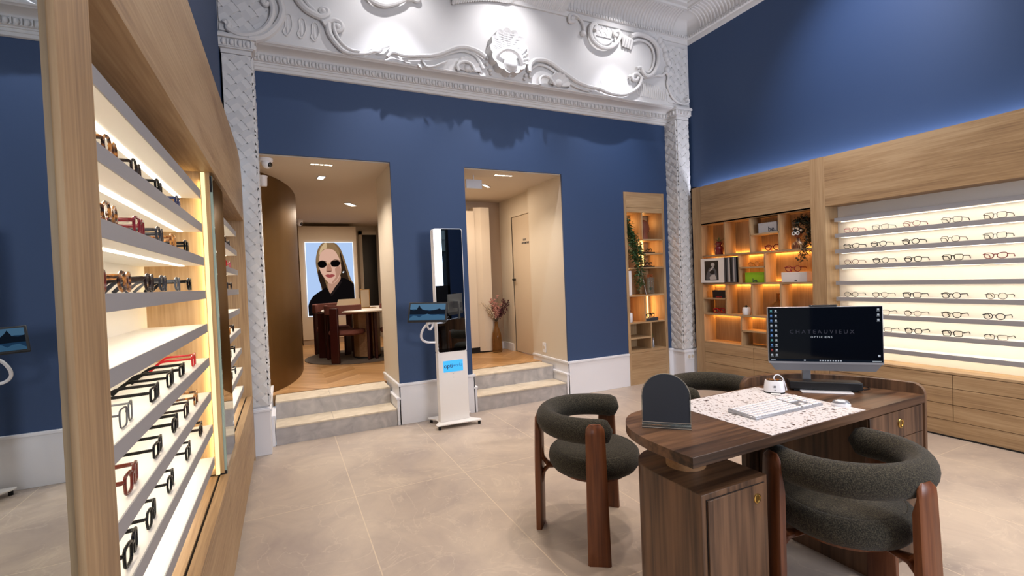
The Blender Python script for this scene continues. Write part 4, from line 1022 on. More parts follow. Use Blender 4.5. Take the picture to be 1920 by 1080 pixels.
# keyboard
kb = thing('keyboard', 'white and silver full-size keyboard lying on the terrazzo inlay', 'keyboard', (1.853, 1.322, Z), rz=math.radians(-1.5))
MB().add([(-0.205, -0.068, 0), (0.205, -0.068, 0), (0.205, 0.068, 0), (-0.205, 0.068, 0), (-0.205, -0.068, 0.008), (0.205, -0.068, 0.008), (0.205, 0.068, 0.015), (-0.205, 0.068, 0.015)],
         [(0, 3, 2, 1), (4, 5, 6, 7), (0, 1, 5, 4), (1, 2, 6, 5), (2, 3, 7, 6), (3, 0, 4, 7)]).build('tray', M['silver'], kb, bevel=0.002)
ks = MB()
for r_ in range(6):
    yk = -0.057+r_*0.0212; zk = 0.0085+0.007*(yk+0.068)/0.136
    cols = [(-0.199+i*0.0197) for i in range(14)]+[0.088+i*0.0197 for i in range(3)]+[0.152+i*0.0185 for i in range(3)]
    for ci, xk in enumerate(cols):
        if r_ == 2 and 14 <= ci <= 16: continue
        if r_ == 1 and ci in (14, 16): continue
        if r_ == 0 and 4 <= ci <= 8:
            if ci != 4: continue
            ks.box(xk, xk+5*0.0197-0.003, yk-0.004, yk+0.0105, zk-0.001, zk+0.004); continue
        ks.box(xk, xk+0.0166 if ci < 17 else xk+0.0158, yk-0.004, yk+0.0125, zk-0.001, zk+0.004)
kso = ks.build('keycaps', M['plasticwhite'], kb, bevel=0.0012, seg=1)
MB().box(0.089, 0.148, -0.018, 0.004, 0.0105, 0.0118).build('dark_plate', M['greyplastic'], kb)
# mouse
t = thing('mouse', 'silver and white computer mouse on the right corner of the inlay', 'mouse', (2.107, 1.205, Z), rz=math.radians(40)); t.scale = (0.66, 0.66, 0.8)
loft([oval(0.034, 0.052, 0.0, p=2.3), oval(0.036, 0.054, 0.006, p=2.3), oval(0.034, 0.051, 0.014, p=2.2)]).build('lower_shell', M['plasticwhite'], t, smooth=70)
loft([oval(0.030, 0.050, 0.012, p=2.2), oval(0.027, 0.045, 0.022, p=2.1), oval(0.019, 0.034, 0.030, p=2.0), oval(0.008, 0.016, 0.034, p=2.0), oval(0.001, 0.002, 0.0345, p=2.0)]).build('top_shell', M['silver'], t, smooth=80)
MB().cyl((-0.003, 0.036, 0.022), 0.008, 0.006, 'X', 16).build('scroll_wheel', M['greyplastic'], t)

# ------------------------------------------------------------------ kiosk
KX0, KX1, KY = 1.204, 1.478, 4.07
K = thing('kiosk', 'white freestanding kiosk with tall mirror panel and blue logo', 'kiosk', ((KX0+KX1)/2, 4.12, 0), world=True)
m = MB().prism([(1.150, 4.30), (1.150, 4.265), (1.20, 4.20), (1.20, 4.12), (1.150, 4.04), (1.150, 3.995), (1.215, 4.0), (1.49, 3.985), (1.56, 3.975), (1.56, 4.015), (1.50, 4.09), (1.50, 4.2), (1.56, 4.265), (1.56, 4.30)][::-1], 0.032, 0.044, 'Z')
m.build('base_plate', M['kioskwhite'], K, bevel=0.003)
for x, y in ((1.175, 4.275), (1.175, 4.01), (1.54, 3.995), (1.54, 4.28)): MB().cyl((x, y, 0.0), 0.013, 0.032, seg=16).build('foot', M['rubber'], K)
MB().box(KX0, KX1, KY, KY+0.075, 0.044, 0.66).build('pedestal', M['kioskwhite'], K, bevel=0.004)
def rrect(x0, x1, z0, z1, r_, n=5):
    out = []
    for cx, cz, a0 in ((x1-r_, z1-r_, 0), (x0+r_, z1-r_, 90), (x0+r_, z0+r_, 180), (x1-r_, z0+r_, 270)):
        for i in range(n+1):
            a = math.radians(a0+90*i/n); out.append((cx+r_*math.cos(a), cz+r_*math.sin(a)))
    return out
hd = MB().prism(rrect(KX0, KX1, 0.655, 1.772, 0.022), KY, KY+0.075, 'Y').build('screen_housing', M['kioskwhite'], K, bevel=0.002)
MB().prism(rrect(KX0+0.007, KX1-0.006, 0.70, 1.766, 0.018), KY-0.0015, KY+0.001, 'Y').build('mirror_panel', plain('dark_tinted_mirror', '#9aa2a8', 0.0, 1.0), K, smooth=0)
MB().prism(rrect(KX0+0.007, KX1-0.006, 0.668, 0.715, 0.018), KY-0.0014, KY+0.001, 'Y').build('lower_glass', M['blackgloss'], K, smooth=0)
MB().box(1.249, 1.433, KY-0.002, KY+0.001, 0.487, 0.588).build('logo_light', emis('blue_backlit_logo', '#4bb4f5', 1.0), K, smooth=0)
ls = K.children[-1]
text_mesh('logo_text', 'opti', 0.052, plain('navy_logo_ink', '#0d2c4e', 0.5), ls, Vector((1.296, KY-0.0028, 0.541)), RX90, 0.0003, bold=0.0008, sx=1.0)
text_mesh('logo_text', 'works', 0.045, plain('blue_logo_ink', '#1c6ea8', 0.5), ls, Vector((1.383, KY-0.0028, 0.543)), RX90, 0.0003, sx=0.78)
m = MB().cyl((1.342, KY-0.001, 0.468), 0.0035, 0.002, 'Y', 12).cyl((1.342, KY-0.001, 0.435), 0.003, 0.002, 'Y', 12); m.build('screw', M['silver'], K)
m = MB(); m.tube(spline([(1.13, 4.0, 0.985), (1.15, 4.05, 0.97), (1.18, 4.1, 0.94), (1.175, 4.11, 0.90), (1.15, 4.09, 0.88), (1.12, 4.05, 0.90), (1.10, 4.0, 0.94), (1.10, 3.98, 0.97)], 6), 0.009, 8)
m.tube(spline([(1.155, 4.02, 0.945), (1.12, 4.04, 0.935), (1.085, 4.06, 0.90), (1.065, 4.08, 0.845), (1.075, 4.10, 0.80), (1.12, 4.12, 0.768), (1.205, 4.12, 0.757)], 6), 0.010, 8)
m.build('cable_arm', M['plasticwhite'], K)
# tablet
P00 = Vector((0.972, 4.03, 1.132)); P10 = Vector((1.268, 3.88, 1.124)); P01 = Vector((0.905, 3.965, 0.973))
u = (P10-P00); wlen = u.length; u.normalize(); v = (P01-P00); v = v-u*v.dot(u); hlen = v.length; v.normalize(); nrm = u.cross(v).normalized()
if nrm.y > 0: nrm = -nrm
cen = P00+u*wlen/2+v*hlen/2+u*((P01-P00).dot(u))*0.5
Mt = Matrix((u, -v, nrm)).transposed().to_4x4(); TM = Matrix.Translation(cen) @ Mt
bw, bh = wlen/2, hlen/2
tbo = MB().box(-bw, bw, -bh, bh, -0.018, -0.001).xf(TM).build('tablet', M['black'], K, bevel=0.004)
tbo['label'] = 'black landscape tablet showing a blue mountain lake'
SW, SH = bw-0.016, bh-0.016
MB().box(-SW, SW, -SH, SH, -0.001, 0.0).xf(TM).build('tablet_screen', emis('screen_sky', '#5e86a6', 0.55), tbo, smooth=0)
def poly(mb, pts, z0, z1): return mb.prism([(x*SW, y*SH) for x, y in pts], z0, z1, 'Z').xf(TM)
poly(MB(), [(-1, -1), (1, -1), (1, 0.3), (0.4, 0.2), (0, 0.25), (-0.3, 0.15), (-0.7, 0.35), (-1, 0.3)], 0.0, 0.0003).build('haze_band', emis('screen_haze', '#2c4d6e', 0.5), tbo, smooth=0)
poly(MB(), [(-1, 0.35), (-0.8, 0.2), (-0.62, 0.3), (-0.5, 0.85), (-0.42, 0.55), (-0.3, 0.3), (0.1, 0.1), (0.5, 0.28), (0.65, 0.4), (0.8, 0.25), (1, 0.2), (1, -0.3), (-1, -0.3)], 0.0003, 0.0006).build('mountain_shape', emis('screen_mountain', '#18202c', 0.6), tbo, smooth=0)
poly(MB(), [(-1, -0.8), (-0.8, -0.45), (-0.6, -0.5), (-0.45, -0.7), (-0.3, -0.45), (0.0, -0.25), (0.3, -0.45), (0.6, -0.35), (1, -0.5), (1, -1), (-1, -1)], 0.0006, 0.0009).build('lake_shape', emis('screen_lake', '#4f7a9c', 0.5), tbo, smooth=0)

# ------------------------------------------------------------------ room behind the left opening
t = thing('curved_panel', 'tall curved bronze panel just inside the left opening', 'panel', (0.1, 5.8, ZI), world=True)
cpts = spline([(-0.152, 5.04, 0), (-0.118, 5.085, 0), (-0.054, 5.21, 0), (0.02, 5.39, 0), (0.100, 5.68, 0), (0.155, 6.05, 0), (0.18, 6.5, 0), (0.165, 7.0, 0), (0.10, 7.4, 0), (-0.1, 7.9, 0), (-0.6, 8.4, 0)], 8)
inn = [(p.x, p.y) for p in cpts]; out = [(p.x-0.05, p.y+0.02) for p in reversed(cpts)]
MB().prism(inn+out, ZI, ZL, 'Z').build('panel', M['bronze'], t, smooth=30)
t = thing('screen_partition', 'cream partition standing in front of the rear wall and holding the lit screen', 'partition', (0.72, 8.9, ZI), world=True)
MB().box(0.262, 1.20, 8.80, 9.05, ZI+0.09, 2.335).build('panel', M['beige2'], t, smooth=0)
MB().box(0.262, 1.20, 8.81, 9.05, ZI, ZI+0.088).build('toe_kick', M['taupe'], t, smooth=0)
SX0, SX1, SZ0, SZ1 = 0.362, 1.125, 0.80, 2.052
t = thing('display_screen', 'tall lit screen showing a woman in dark oval sunglasses', 'screen', (0.74, 8.79, SZ0), world=True)
MB().box(SX0-0.01, SX1+0.01, 8.782, 8.80, SZ0-0.01, SZ1+0.01).build('bezel', emis('white_screen_border', '#dfe8ff', 1.3), t, smooth=0)
MB().box(SX0, SX1, 8.778, 8.783, SZ0, SZ1).build('sky_backdrop', emis('screen_pale_blue', '#a9c2e8', 0.9), t, smooth=0)
LYR = [0]
def art(name, col, pts, s_=0.9, sp=True, par=None):
    # pts in photo fractions of the screen, u from left, v from top
    LYR[0] += 1; y = 8.778-0.0012*LYR[0]
    P = [(SX0+u*(SX1-SX0), 0, SZ1-v*(SZ1-SZ0)) for u, v in pts]
    if sp: P = [tuple(p) for p in spline(P, 5, True)]
    P = [(min(SX1, max(SX0, p[0])), min(SZ1, max(SZ0, p[2]))) for p in P]
    MB().prism(P, y, y+0.001, 'Y').build(name, emis('screen_'+name, col, s_), par or t, smooth=0)
art('hair', '#7d6244', [(0.42, -0.01), (0.60, 0.0), (0.72, 0.07), (0.80, 0.20), (0.87, 0.36), (0.94, 0.52), (1.02, 0.62), (1.03, 0.80), (0.6, 0.80), (0.33, 0.68), (0.28, 0.58), (0.22, 0.40), (0.20, 0.25), (0.25, 0.10), (0.33, 0.02)], 0.75)
art('hair_shadow', '#2e2118', [(0.28, 0.36), (0.33, 0.42), (0.40, 0.60), (0.44, 0.72), (0.36, 0.70), (0.27, 0.56), (0.23, 0.42)], 0.6)
art('hair_shadow', '#35261b', [(0.72, 0.12), (0.80, 0.30), (0.90, 0.55), (0.95, 0.75), (0.76, 0.72), (0.70, 0.5), (0.74, 0.38)], 0.6)
art('coat', '#0e0b0c', [(0.0, 0.86), (0.10, 0.74), (0.28, 0.66), (0.40, 0.62), (0.48, 0.70), (0.62, 0.58), (0.72, 0.50), (0.80, 0.50), (0.95, 0.56), (1.05, 0.68), (1.05, 1.05), (-0.05, 1.05)], 0.8)
art('neck', '#b98e78', [(0.44, 0.55), (0.68, 0.46), (0.70, 0.52), (0.58, 0.62), (0.48, 0.705), (0.44, 0.64)], 0.75)
art('face', '#d6ab96', [(0.46, 0.085), (0.58, 0.10), (0.68, 0.18), (0.725, 0.30), (0.725, 0.40), (0.66, 0.50), (0.55, 0.565), (0.46, 0.56), (0.38, 0.50), (0.29, 0.40), (0.255, 0.28), (0.29, 0.17), (0.36, 0.11)], 0.8)
art('face_shade', '#b58873', [(0.60, 0.36), (0.70, 0.33), (0.72, 0.40), (0.65, 0.49), (0.56, 0.555), (0.52, 0.55), (0.61, 0.47)], 0.75)
art('hair_parting', '#8f7250', [(0.43, 0.0), (0.60, 0.02), (0.70, 0.12), (0.735, 0.28), (0.68, 0.19), (0.60, 0.11), (0.46, 0.085), (0.36, 0.11), (0.29, 0.17), (0.25, 0.30), (0.215, 0.24), (0.27, 0.10), (0.36, 0.02)], 0.75)
art('hair_highlight', '#c9ad86', [(0.40, 0.01), (0.44, 0.0), (0.44, 0.08), (0.36, 0.10), (0.28, 0.17), (0.31, 0.08)], 0.8)
art('nose', '#b5836d', [(0.44, 0.30), (0.50, 0.30), (0.53, 0.385), (0.50, 0.40), (0.42, 0.40), (0.41, 0.385)], 0.75)
art('nose_shadow', '#6d4034', [(0.42, 0.392), (0.52, 0.392), (0.50, 0.405), (0.44, 0.405)], 0.7)
art('mouth', '#9c4a48', [(0.38, 0.455), (0.44, 0.437), (0.48, 0.442), (0.53, 0.437), (0.59, 0.455), (0.52, 0.482), (0.45, 0.484)], 0.75)
art('eyebrow', '#5b4230', [(0.28, 0.255), (0.34, 0.245), (0.42, 0.262), (0.42, 0.27), (0.34, 0.257), (0.28, 0.266)], 0.7)
art('eyebrow', '#5b4230', [(0.52, 0.262), (0.60, 0.235), (0.69, 0.245), (0.69, 0.255), (0.60, 0.248), (0.52, 0.272)], 0.7)
art('sunglass_lens', '#0b0809', [(0.235, 0.29), (0.27, 0.258), (0.36, 0.255), (0.42, 0.28), (0.42, 0.315), (0.36, 0.345), (0.27, 0.338)], 0.6)
art('sunglass_lens', '#0b0809', [(0.505, 0.285), (0.55, 0.258), (0.65, 0.25), (0.715, 0.275), (0.70, 0.31), (0.64, 0.335), (0.54, 0.33)], 0.6)
art('sunglass_bridge', '#c9a878', [(0.42, 0.285), (0.50, 0.28), (0.50, 0.29), (0.42, 0.295)], 0.8, False)
art('earring', '#d9dde2', [(0.755, 0.41), (0.79, 0.40), (0.785, 0.42), (0.76, 0.425)], 0.9)
art('collar_fold', '#241c1c', [(0.48, 0.705), (0.60, 0.62), (0.70, 0.54), (0.72, 0.56), (0.60, 0.66), (0.50, 0.74)], 0.6)
# dark glazed doorway at the back
dg = MB().box(1.36, 1.95, 9.225, 9.252, ZI, 2.235); structure('door_1', dg, M['darkglass'], smooth=0)
fo = MB().box(1.30, 1.36, 9.20, 9.26, ZI, 2.30).box(1.30, 2.0, 9.20, 9.26, 2.235, 2.30); fo.build('door_frame', M['beige'], bpy.data.objects['door_1'], smooth=0)
sgn = MB().box(1.66, 1.80, 9.14, 9.16, 2.12, 2.20).build('hanging_sign', M['signgrey']); tag(sgn, 'small grey sign hanging in the dark doorway at the back', 'sign')
# round rug, table, chairs
t = MB().cyl((0.95, 6.95, ZI), 0.74, 0.008, seg=64).build('round_rug', M['rug']); tag(t, 'round taupe rug under the white round table', 'rug')
t = thing('round_table', 'round white table on octagonal wooden column in the back room', 'table', (1.03, 6.80, ZI+0.008), world=True)
MB().lathe([(0.0, 0.945), (0.57, 0.945), (0.60, 0.957), (0.60, 0.966), (0.585, 0.978), (0.0, 0.978)], (1.03, 6.80, 0), 64).build('tabletop', M['tabletopwhite'], t)
MB().lathe([(0.175, ZI+0.02), (0.175, 0.94)], (1.0, 6.72, 0), 8).build('column', M['lightwood'], t, smooth=0)
MB().lathe([(0.18, ZI+0.008), (0.18, ZI+0.03)], (1.0, 6.72, 0), 8).build('foot_band', M['darkslot'], t, smooth=0)
def red_chair():
    t = thing('dining_chair', '', 'chair')
    arc = [(0.235*math.cos(a), 0.235*math.sin(a)) for a in [math.radians(105+150*i/20) for i in range(21)]]
    o2 = [(0.275*math.cos(a), 0.275*math.sin(a)) for a in [math.radians(255-150*i/20) for i in range(21)]]
    MB().prism(arc+o2, 0.615, 0.735, 'Z').build('backrest', M['redleather'], t, bevel=0.008)
    MB().lathe([(0.0, 0.34), (0.21, 0.34), (0.232, 0.36), (0.225, 0.395), (0.2, 0.405), (0.0, 0.41)], seg=40).build('seat', M['redleather'], t)
    for ang, zt in ((180, 0.70), (80, 0.62), (-80, 0.62), (0, 0.34)):
        m = MB().box(0.215 if zt < 0.5 else 0.276, 0.250 if zt < 0.5 else 0.312, -0.055, 0.055, 0, zt); m.xf(Matrix.Rotation(math.radians(ang), 4, 'Z')); m.build('leg', M['redwood'], t, bevel=0.006)
    return t
rc = red_chair()
for i, (x, y, op, lab) in enumerate(((0.73, 6.60, 53, 'rust red dining chair at the near left side of the round table'), (1.37, 6.50, 100, 'rust red dining chair cut off by the right jamb of the left opening'), (0.62, 7.25, -45, 'rust red dining chair on the far side of the round table'))):
    c = rc if i == 0 else copy_tree(rc)
    c.location = (x, y, ZI+0.008); c.rotation_euler = (0, 0, math.radians(op)); tag(c, lab, 'chair', 'rust red chairs around the round table')
t = thing('table_frame', 'gold rimmed upright panel standing on the round white table', 'frame', (1.0, 6.75, 0.978), rz=0.1)
m = MB().box(-0.065, 0.065, 0, 0.02, 0.0, 0.26); m.build('frame', M['gold'], t, bevel=0.002)
MB().box(-0.055, 0.055, -0.002, 0.001, 0.012, 0.25).build('face_panel', M['beige2'], t, smooth=0)
MB().box(-0.07, 0.14, -0.05, 0.06, -0.0, 0.006).build('tray', M['gold'], t)
t = thing('document_holder', 'folded cream document holder lying on the round white table', 'document holder', (0.80, 6.95, 0.979), rz=0.05)
MB().prism([(-0.17, 0.0), (0.17, 0.0), (0.17, 0.13), (-0.13, 0.13)], 0.0, 0.004, 'Y').build('upright', M['beige2'], t, smooth=0)
MB().box(-0.17, 0.17, -0.1, 0.0, 0.0, 0.005).build('base', M['beige2'], t, smooth=0)
t = MB().box(1.18, 1.42, 6.62, 6.74, 0.979, 0.992).build('notebook', M['redwood'], bevel=0.002); tag(t, 'thin dark red notebook on the right edge of the round table', 'notebook')
# ceiling fittings
def grille(x0, x1, y, lab):
    t = thing('ceiling_light', lab, 'ceiling light', ((x0+x1)/2, y, ZL), world=True)
    MB().box(x0-0.01, x1+0.01, y-0.02, y+0.02, ZL-0.003, ZL+0.001).build('housing', M['ceil'], t, smooth=0)
    n = 5; w_ = (x1-x0)/n
    for i in range(n): MB().box(x0+w_*i+0.005, x0+w_*(i+1)-0.005, y-0.012, y+0.012, ZL-0.005, ZL-0.003).build('lamp_cell', M['lamp'], t, smooth=0)
grille(0.262, 0.45, 4.58, 'five-cell linear ceiling light over the steps of the left opening')
grille(2.04, 2.245, 4.55, 'five-cell linear ceiling light over the steps of the right opening')
def dl(x, y, rz, lab, w_=0.028, L_=0.06):
    t = thing('ceiling_spot', lab, 'ceiling light', (x, y, ZL-0.006), rz=rz)
    MB().box(-w_-0.008, w_+0.008, -L_-0.008, L_+0.008, 0.0, 0.008).build('rim', M['greyplastic'], t, smooth=0)
    MB().box(-w_, w_, -L_, L_, -0.002, 0.001).build('lamp_face', M['lamp'], t, smooth=0)
dl(0.387, 5.12, 0.1, 'square recessed ceiling spot just behind the linear light, left opening')
dl(0.865, 6.74, -0.5, 'small recessed ceiling spot over the round white table', 0.035, 0.12)
dl(2.174, 5.1, -0.75, 'slanting recessed ceiling spot beside the hanging sign, right opening', 0.014, 0.09)
for x, y, s_, lab in ((-0.088, 4.50, 1.0, 'white dome camera with black lens at the top left of the left opening'), (0.27, 8.45, 1.15, 'small white dome camera far back above the lit screen')):
    t = thing('dome_camera', lab, 'security camera', (x, y, ZL))
    t.scale = (s_, s_, s_)
    MB().lathe([(0.0, 0.0), (0.055, 0.0), (0.055, -0.02), (0.048, -0.028), (0.0, -0.028)][::-1], seg=28).build('mount', M['plasticwhite'], t)
    MB().ball((0.008, -0.01, -0.045), 0.042, seg=20, ring=14).build('dome', M['plasticwhite'], t)
    MB().ball((0.026, -0.028, -0.055), 0.024, seg=16, ring=10).build('lens', M['blackgloss'], t)
t = thing('motion_sensor', 'white cylindrical sensor on the left reveal under the dome camera', 'sensor', (-0.125, 4.97, 2.25))
MB().lathe([(0.0, 0.0), (0.026, 0.0), (0.03, 0.01), (0.033, 0.08), (0.036, 0.09), (0.036, 0.098), (0.0, 0.1)], seg=24).build('body', M['plasticwhite'], t)
t = thing('exit_sign', 'white rectangular box sign hanging under the ceiling of the right opening', 'sign', (1.83, 4.62, 2.255))
MB().box(-0.088, 0.088, -0.012, 0.012, 0, 0.092).build('face_panel', M['signgrey'], t, bevel=0.003)
MB().cyl((0, 0, 0.092), 0.006, 0.05, seg=10).build('stem', M['signgrey'], t)

# ------------------------------------------------------------------ hallway behind the right opening
d = MB().box(2.838, 2.87, DY0+0.004, DY1-0.004, ZI+0.008, 2.124); structure('door_2', d, M['beige2'], smooth=0); d2 = bpy.data.objects['door_2']
MB().box(2.822, 2.86, DY1, DY1+0.05, ZI, 2.128).box(2.822, 2.86, DY0-0.02, DY1+0.05, 2.128, 2.17).build('door_frame', M['beige'], d2, smooth=0)
m = MB().box(2.80, 2.838, 5.765, 5.795, 1.27, 1.30).box(2.795, 2.808, 5.70, 5.795, 1.28, 1.295); m.build('door_handle', M['black'], d2, bevel=0.002)
RXm = Matrix(((0, 0, -1, 0), (-1, 0, 0, 0), (0, 1, 0, 0), (0, 0, 0, 1)))   # text facing -X, reading towards -Y
text_mesh('door_text', 'SALLE', 0.034, M['slate'], d2, Vector((2.8365, 5.46, 1.80)), RXm, 0.0006, bold=0.001)
text_mesh('door_text', "OPTOMÉTRIE", 0.034, M['slate'], d2, Vector((2.8365, 5.445, 1.755)), RXm, 0.0006, bold=0.001)
t = thing('tall_cabinet', 'cream tall fluted cupboard at the left of the hallway', 'cupboard', (2.2, 6.0, ZI), world=True)
xs = [1.71, 2.28, 2.34, 2.42, 2.50, 2.585]
MB().box(1.71, 2.36, 6.0, 6.19, ZI+0.08, 2.235).build('door_panel', M['beige2'], t, smooth=0)
MB().prism([(2.362, 6.03), (2.44, 5.99), (2.45, 5.985), (2.575, 5.985), (2.575, 6.19), (2.362, 6.19)], ZI+0.02, 2.285, 'Z').build('door_panel', M['beige2'], t, smooth=0)
MB().box(1.72, 2.57, 6.02, 6.19, ZI, ZI+0.08).build('plinth', M['darkslot'], t, smooth=0)
t = thing('power_socket', 'white wall socket low on the right reveal of the right opening', 'socket', (2.745, 4.88, 0.47), world=True)
MB().box(2.738, 2.746, 4.845, 4.915, 0.415, 0.53).build('plate', M['plasticwhite'], t, bevel=0.002)
MB().cyl((2.735, 4.88, 0.475), 0.02, 0.004, 'X', 20).build('socket_well', M['beige'], t)
t = thing('power_socket', 'white double socket on the skirting of the trellised right pilaster', 'socket', (4.3, 4.16, 0.3), world=True)
m = MB().box(4.275, 4.385, YU-0.022, YU-0.014, 0.255, 0.325); m.build('plate', M['plasticwhite'], t, bevel=0.002)
m = MB().cyl((4.303, YU-0.024, 0.29), 0.02, 0.003, 'Y', 16).cyl((4.357, YU-0.024, 0.29), 0.02, 0.003, 'Y', 16); m.build('socket_well', M['beige'], t)
# vase of dried flowers
t = thing('flower_vase', 'amber glass bottle vase of pink and burgundy dried flowers on the hall floor', 'vase', (2.60, 5.94, ZI))
vz = [(0.0, 0.0), (0.062, 0.0), (0.068, 0.012), (0.07, 0.06), (0.066, 0.19), (0.058, 0.26), (0.04, 0.31), (0.026, 0.345), (0.022, 0.39), (0.026, 0.415), (0.022, 0.415), (0.018, 0.39), (0.022, 0.345), (0.036, 0.31), (0.054, 0.26), (0.061, 0.19), (0.064, 0.06), (0.06, 0.02), (0.0, 0.015)]
MB().lathe(vz, seg=32).build('bottle', M['amber'], t, smooth=60)
def dried(name, mat, dirs, n, L0, L1, rb, seed):
    rnd = random.Random(seed); st = MB(); fl = MB()
    for i in range(n):
        dx, dy = rnd.choice(dirs); a = dx+rnd.uniform(-0.22, 0.22); b_ = dy+rnd.uniform(-0.3, 0.3); L = rnd.uniform(L0, L1)
        d_ = Vector((a, b_, 1)).normalized(); p0 = Vector((0, 0, 0.2)); p1 = Vector((0.005*a, 0.005*b_, 0.41)); p2 = p1+d_*L
        st.tube([p0, p1, p1.lerp(p2, 0.5)+Vector((0, 0, 0.012)), p2], 0.0014, 4)
        for k in range(22):
            q = p1.lerp(p2, rnd.uniform(0.35, 1.05))+Vector((rnd.uniform(-1, 1), rnd.uniform(-1, 1), rnd.uniform(-1, 1)))*0.018
            fl.ball(q, rb*rnd.uniform(0.6, 1.2), seg=5, ring=4)
    return st, fl
s1, f1 = dried('a', None, [(-0.05, 0), (0.1, 0.1), (-0.25, 0)], 20, 0.16, 0.37, 0.0085, 3)
s2, f2 = dried('b', None, [(0.55, 0.2), (0.75, 0)], 10, 0.15, 0.36, 0.009, 5)
s3, f3 = dried('c', None, [(-0.6, 0), (-0.45, -0.1)], 11, 0.15, 0.36, 0.006, 8)
s1.add(s2.v, s2.f); s1.add(s3.v, s3.f); s1.build('stem', M['stem'], t)
f1.build('pink_flowers', M['dryflower'], t); f2.build('burgundy_flowers', M['dryflower2'], t); f3.build('cream_flowers', M['drycream'], t)

# ------------------------------------------------------------------ spectacles
def lens_outline(shape, w, h, n=22):
    out = []
    for i in range(n):
        a = 2*PI*i/n; c_, s_ = math.cos(a), math.sin(a)
        p = {'round': 2.0, 'panto': 2.3, 'square': 4.5, 'rectangle': 5.0, 'hexagonal': 2.0, 'cat-eye': 2.8}[shape]
        x = math.copysign(abs(c_)**(2/p), c_)*w/2; z = math.copysign(abs(s_)**(2/p), s_)*h/2
        if shape == 'panto' and z < 0: x *= 1-0.16*(-z/(h/2))
        if shape == 'square' and z < 0: x *= 1-0.08*(-z/(h/2))
        if shape == 'cat-eye': z += 0.10*x*(1 if z > 0 else 0.2); x *= 1-(0.14*(-z/(h/2)) if z < 0 else 0)
        if shape == 'hexagonal':
            k = 1/ max(abs(c_)*0.9+abs(s_)*0.35, abs(s_)*1.0); x = c_*k*w/2*0.92; z = s_*k*h/2
        out.append((x, z))
    return out
GS = {'round': (0.045, 0.042), 'panto': (0.046, 0.041), 'square': (0.049, 0.040), 'rectangle': (0.050, 0.033), 'hexagonal': (0.046, 0.040), 'cat-eye': (0.051, 0.038)}
PROTO = {}
def spectacles(shape, colour, thick, templecol=None, big=1.0):
    key = (shape, colour, thick, templecol, big)
    if key in PROTO: return None, key
    w, h = GS[shape]; w *= big; h *= big; rim = {'thin': 0.0018, 'medium': 0.0028, 'thick': 0.0034}[thick]
    mat = FR[colour]; t = thing('eyeglasses', '', 'glasses')
    cx = w/2+0.0085; zc = h/2+rim*1.4
    f = MB(); depth = {'thin': 1.0, 'medium': 1.1, 'thick': 1.0}[thick]
    for s_ in (-1, 1):
        pts = [(s_*(cx+x), 0.0015*0+0.10*0+abs(x+cx)**2*0.9, zc+z) for x, z in lens_outline(shape, w, h)]
        f.tube(pts, rim, 6, closed=True, flat=(1.0, depth), up=(0, -1, 0))
        l = MB().prism([(s_*(cx+x), zc+z) for x, z in lens_outline(shape, w-rim, h-rim)], cx**2*0.9-0.0004, cx**2*0.9+0.0004, 'Y'); l.build('lens', M['lens'], t, smooth=0)
        # end piece
        f.tube([(s_*(cx+w/2-0.001), 0.004, zc+h*0.24), (s_*(cx+w/2+0.005), 0.005, zc+h*0.26), (s_*(cx+w/2+0.006), 0.012, zc+h*0.26)], rim*1.3, 6)
        tr = rim*1.05; xo = s_*(cx+w/2+0.006)
        m = MB(); m.tube(spline([(xo, 0.006, zc+h*0.26), (xo*1.0, 0.05, zc+h*0.24), (xo*0.985, 0.092, zc+h*0.20), (xo*0.97, 0.112, zc*0.75), (xo*0.95, 0.128, 0.002)], 3), [tr*1.3]*9+[tr*1.5]*4, 6, flat=(0.6, 1.15) if thick != 'thin' else (1, 1), up=(0, 0, 1))
        m.build('temple', FR[templecol or colour], t, smooth=50)
    f.tube([(-0.0095, 0.0008, zc+h*0.16), (-0.004, 0.0, zc+h*0.26), (0.004, 0.0, zc+h*0.26), (0.0095, 0.0008, zc+h*0.16)], rim*1.15, 6, up=(0, -1, 0))
    f.build('front_frame', mat, t, smooth=50)
    PROTO[key] = t
    return t, key
ORD = ['first', 'second', 'third', 'fourth', 'fifth', 'sixth', 'seventh']
def place_glasses(spec, loc, rz, label, group, scale=0.95):
    t, key = spectacles(*spec)
    if t is None: t = copy_tree(PROTO[key])
    t.location = loc; t.rotation_euler = (0, 0, rz); t.scale = (scale,)*3; tag(t, label, 'glasses', group); return t
def desc(sp_): return f"{sp_[2]} {sp_[1]} {sp_[0]}"
